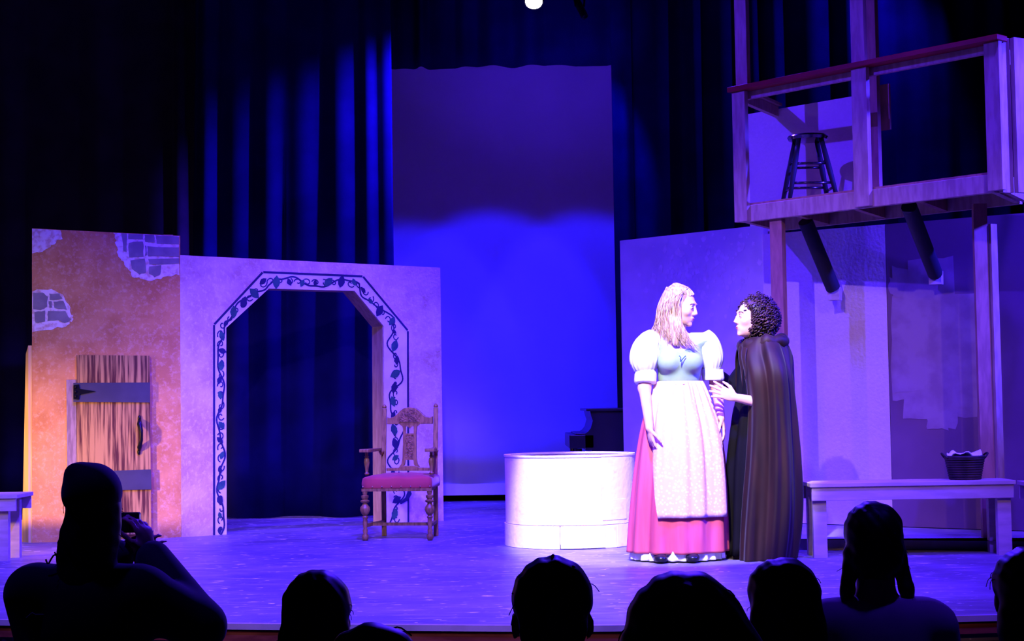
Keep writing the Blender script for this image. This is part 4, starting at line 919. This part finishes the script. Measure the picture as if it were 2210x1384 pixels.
# ================================================================== AUDIENCE
def audience(label, px, pytop, Y, hair, s=1.0, yaw=0, shirt=None, raised=False, seat_drop=.52, hatb=False, hw=1.0):
    tp = at(px, pytop, Y); hc = Vector((tp.x, Y, tp.z-.118*s)); o = thing('person', label, 'person', Vector((tp.x, Y-.05, HZ)))
    shirt = shirt or M_cloth; B = Body(); Rh = frame(PI+yaw, 0, 0); hz = hc.z
    nb = hc+Vector((0, -.04, -.20*s)); T = head(B, hc, Rh, s, neck=nb, nr=.058)
    tor = Body(); hip = Vector((hc.x, Y-.10, hz-.74*s))
    for b in (B, tor):
        b.cap(nb+Vector((-.14*s, 0, -.04)), nb+Vector((.14*s, 0, -.04)), .062, .062, .05)
        b.ell(nb+Vector((0, 0, -.17)), (.175*s, .11, .18), None, .06); b.ell(nb+Vector((0, -.02, -.38)), (.15*s, .11, .16), None, .06); b.ell(hip, (.17*s, .14, .12), None, .06)
    legs = Body()
    for q in (-1, 1):
        kn = hip+Vector((q*.11, .43, .0)); an = Vector((kn.x, kn.y+.02, HZ+.08))
        for b in (B, legs): b.cap(hip+Vector((q*.09, 0, 0)), kn, .082, .058, .04); b.cap(kn, an, .055, .038, .03)
        B.cap(an, an+Vector((0, .14, -.045)), .036, .028, .02)
    if raised:
        arms = ((nb+Vector((-.18, 0, -.05)), nb+Vector((-.20, .16, -.22)), at(262, 1190, Y+.22), (1, .3, .3)), (nb+Vector((.18, 0, -.07)), at(432, 1352, Y+.02), at(322, 1196, Y+.16), (-.45, .1, 1)))
    else:
        arms = tuple((nb+Vector((q*.185*s, 0, -.06)), nb+Vector((q*.23*s, .06, -.33)), hip+Vector((q*.10, .28, .11)), (0, 1, -.1)) for q in (-1, 1))
    for q, (S_, E_, W_, hd) in zip((-1, 1), arms):
        B.cap(S_, E_, .050, .043, .04); B.cap(E_, W_, .043, .028, .02)
        f_ = 1.45 if raised else 1; tor.cap(S_, E_, .052*f_, .046*f_, .04); tor.cap(E_, E_.lerp(W_, .93), .046*f_, .032*f_, .02)
        if raised and q > 0: hand(B, W_, (-.25, .05, 1), (-1, .5, .1), (-.2, -.5, .8), .55, 1.05)
        else: hand(B, W_, hd, (0, 0, -1) if not raised else (.2, 1, 0), (-q, 0, 0) if not raised else (0, 0, -1), .35)
    h_ = .009 if raised else .011
    linkN('body', B.mesh(h_), M_skin2, o)
    linkN('top', tor.mesh(.012, .014), shirt, o); linkN('trousers', legs.mesh(.014, .012), M_cloth, o)
    for q in (-1, 1):
        p = hip+Vector((q*.11, .50, 0)); linkN('shoe', Body().cap((p.x, p.y-.04, HZ+.045), (p.x, p.y+.12, HZ+.035), .042, .034, .02).mesh(.012, 0, lambda X, Y_, Z_: HZ+.004-Z_+0*X+0*Y_), M_black, o)
    HB = Body()
    c0 = T(0, -.025, .035)
    def E(p, r, k=.03): HB.ell(T(*p), np.array(r)*s, Rh, k)
    if hair == 'short': E((0, -.018, .042), (.084*hw, .098, .088)); E((0, -.075, -.02), (.068, .035, .06)); hw == 1.0 and HB.cap(T(.005, -.03, .125), T(.004, -.03, .142), .004, .002, .01)
    elif hair == 'bob': E((0, -.02, .038), (.098*hw, .108, .092)); E((-.03, -.06, -.06), (.112*hw, .075, .11)); E((.035, -.05, -.05), (.105*hw, .075, .12))
    elif hair == 'long': E((0, -.02, .038), (.090*hw, .105, .090)); E((0, -.07, -.07), (.098*hw, .06, .14)); E((0, -.09, -.20), (.080, .045, .12))
    elif hair == 'pigtails':
        E((0, -.022, .038), (.090*hw, .104, .090)); E((0, -.055, -.035), (.085*hw, .065, .085))
        for q in (-1, 1): HB.cap(T(q*.072, -.03, -.03), T(q*.090, -.05, -.14), .026*s, .022*s, .02); HB.cap(T(q*.090, -.05, -.14), T(q*.105, -.055, -.215), .020*s, .010*s, .02)
    elif hair == 'cap':
        E((0, -.02, .05), (.088, .104, .092)); E((0, -.05, -.04), (.088, .075, .11)); E((-.02, -.06, -.13), (.092, .065, .14)); E((-.01, -.06, -.22), (.105, .07, .08))
    vs, F = HB.mesh(.008); c_ = np.array(hc); d = vs-c_; ph = px*.7
    rr = np.sin(d[:, 0]*90+ph)*np.sin(d[:, 2]*70+ph*2)+.7*np.sin(d[:, 0]*170+d[:, 2]*120+ph)+.5*np.sin(d[:, 1]*140+ph)
    vs = vs+d/np.linalg.norm(d, axis=1)[:, None]*(rr*.0017)[:, None]; linkN('hair', (vs, F), M_hairb, o)
    Rq = random.Random(int(px)); mb = MB()
    for k in range(46):
        v = vs[Rq.randrange(len(vs))]; p = Vector(v); n_ = (p-hc).normalized(); t_ = n_.orthogonal().normalized()*Rq.uniform(-1, 1)+Vector((0, 0, -.6))
        mb.tube(curve([p-n_*.004, p+n_*.006+t_*.012, p+n_*.007+t_*.030], 6), .0011, 3)
    link('stray_hair', mb, M_hairb, o)['kind'] = 'stuff'
    return o, T, nb, hc
def seat(label, x, Y, ztop, zc):
    st = thing('theatre_seat', label, 'seat', (x, Y, HZ), 0, None)
    def bk_(u, v): return Vector((x+lerp(-.26, .26, u), Y-.02-.10*v+.03*(2*u-1)**2, lerp(zc-.06, ztop, v)-(.03*(2*u-1)**6 if v > .9 else 0)))
    link('seat_back', MB().grid(bk_, 16, 8), M_uphol, st, True, solid=.05)
    link('seat_cushion', MB().box((x, Y+.27, zc-.05), (.46, 0, 0), (0, .44, 0), Z(.10)), M_uphol, st, bevel=.02)
    for q in (-1, 1): link('armrest', MB().box((x+q*.305, Y+.2, zc+.12), (.05, 0, 0), (0, .36, 0), Z(.035)), M_blackm, st, bevel=.008); link('seat_standard', MB().box((x+q*.305, Y+.16, (HZ+zc+.10)/2), (.035, 0, 0), (0, .26, 0), Z(zc+.10-HZ)), M_blackm, st)
    return st
people = [
    ('person with a knit cap and dark jacket raising a small camera, far left', 201, 1024, 5.2, 'cap', dict(raised=True, yaw=.25)),
    ('audience head with smooth dark hair below the carved armchair', 685, 1237, 4.3, 'long', dict()),
    ('barely visible top of a dark head beside the smooth haired one', 806, 1356, 1.8, 'short', dict(s=.66, hw=.99)),
    ('short haired man in the audience in front of the well, ears showing', 1190, 1211, 3.42, 'short', dict()),
    ('audience head with wide fluffy dark hair in front of the apron woman', 1474, 1246, 2.55, 'bob', dict(hw=.95)),
    ('round dark audience head in front of the cloaked woman', 1687, 1210, 4.3, 'long', dict(hw=1.05)),
    ('pigtailed audience woman in a mauve top in front of the right bench', 1880, 1088, 5.25, 'pigtails', dict(s=1.03, shirt=M_shirt)),
    ('dark audience member cut off by the right edge of the picture', 2212, 1188, 4.3, 'long', dict())]
seatl = ['theatre seat of the person raising a camera', 'theatre seat of the smooth haired person below the armchair', 'theatre seat of the barely visible head', 'theatre seat of the short haired man before the well', 'theatre seat of the fluffy haired person', 'theatre seat of the round dark head before the cloak', 'black theatre seat behind the pigtailed woman in mauve', 'theatre seat of the person at the right edge']
for (lab, px, py, Y, hr, kw), sl in zip(people, seatl):
    o, T, nb, hc = audience(lab, px, py, Y, hr, **kw)
    drop = .42 if hr == 'pigtails' else .60
    seat(sl, hc.x, Y-.33, hc.z+.118-drop, hc.z-.74*kw.get('s', 1)-.15-(.12 if kw.get('s', 1) < .8 else 0))
    if kw.get('raised'):
        H = Body(); Rh = frame(PI+.25, 0, rad(-6)); H.ell(T(-.004, -.03, .062), (.094, .112, .094), Rh, .02); H.ell(T(-.05, -.04, .125), (.035, .04, .03), Rh, .03)
        H.ell(T(.0, .09, .035), (.065, .05, .010), Rh, .02)
        linkN('knit_cap', H.mesh(.007, 0, lambda X, Y_, Z_: hc.z+.0-Z_+.25*(hc.x-X)+0*Y_), M_cloth, o)
        R = random.Random(3); mb = MB()
        for k in range(26):
            p = Vector(T(-.05+R.uniform(-.03, .05), -.08, -.10-.012*k*.6)); q = p+Vector((-.03-R.uniform(0, .03), -.01, -.03))
            mb.tube(curve([p, (p+q)/2+Vector((-.01, 0, .012)), q, q+Vector((-.008, 0, .014))], 9), .0028, 4)
        link('hair_curls', mb, M_hairb, o, True)
        # faint printed mark on the back of the jacket
        mb = MB(); bp_ = [at(x, y, Y-.135) for x, y in ((57, 1334), (70, 1323), (76, 1327), (115, 1327), (117, 1335))]
        mb.tube(bp_, .0022, 5); link('back_print', mb, M_board, o)
        cp = at(268, 1128, Y+.20)
        cm = thing('camera', 'small black camera held up by the person in the knit cap', 'camera', cp)
        link('body', MB().box(cp, (.105, 0, .0), (0, .035, 0), Z(.066)), M_black, cm, bevel=.006)
        link('lens', MB().lathe([(0, .024), (.03, .024), (.032, .019)], cp+Vector((.01, .017, 0)), 20, (0, 1, 0)), M_black, cm, True, 40)
        link('screen', MB().box(cp+Vector((-.012, -.0185, 0)), (.068, 0, 0), (0, .002, 0), Z(.048)), M_black, cm)
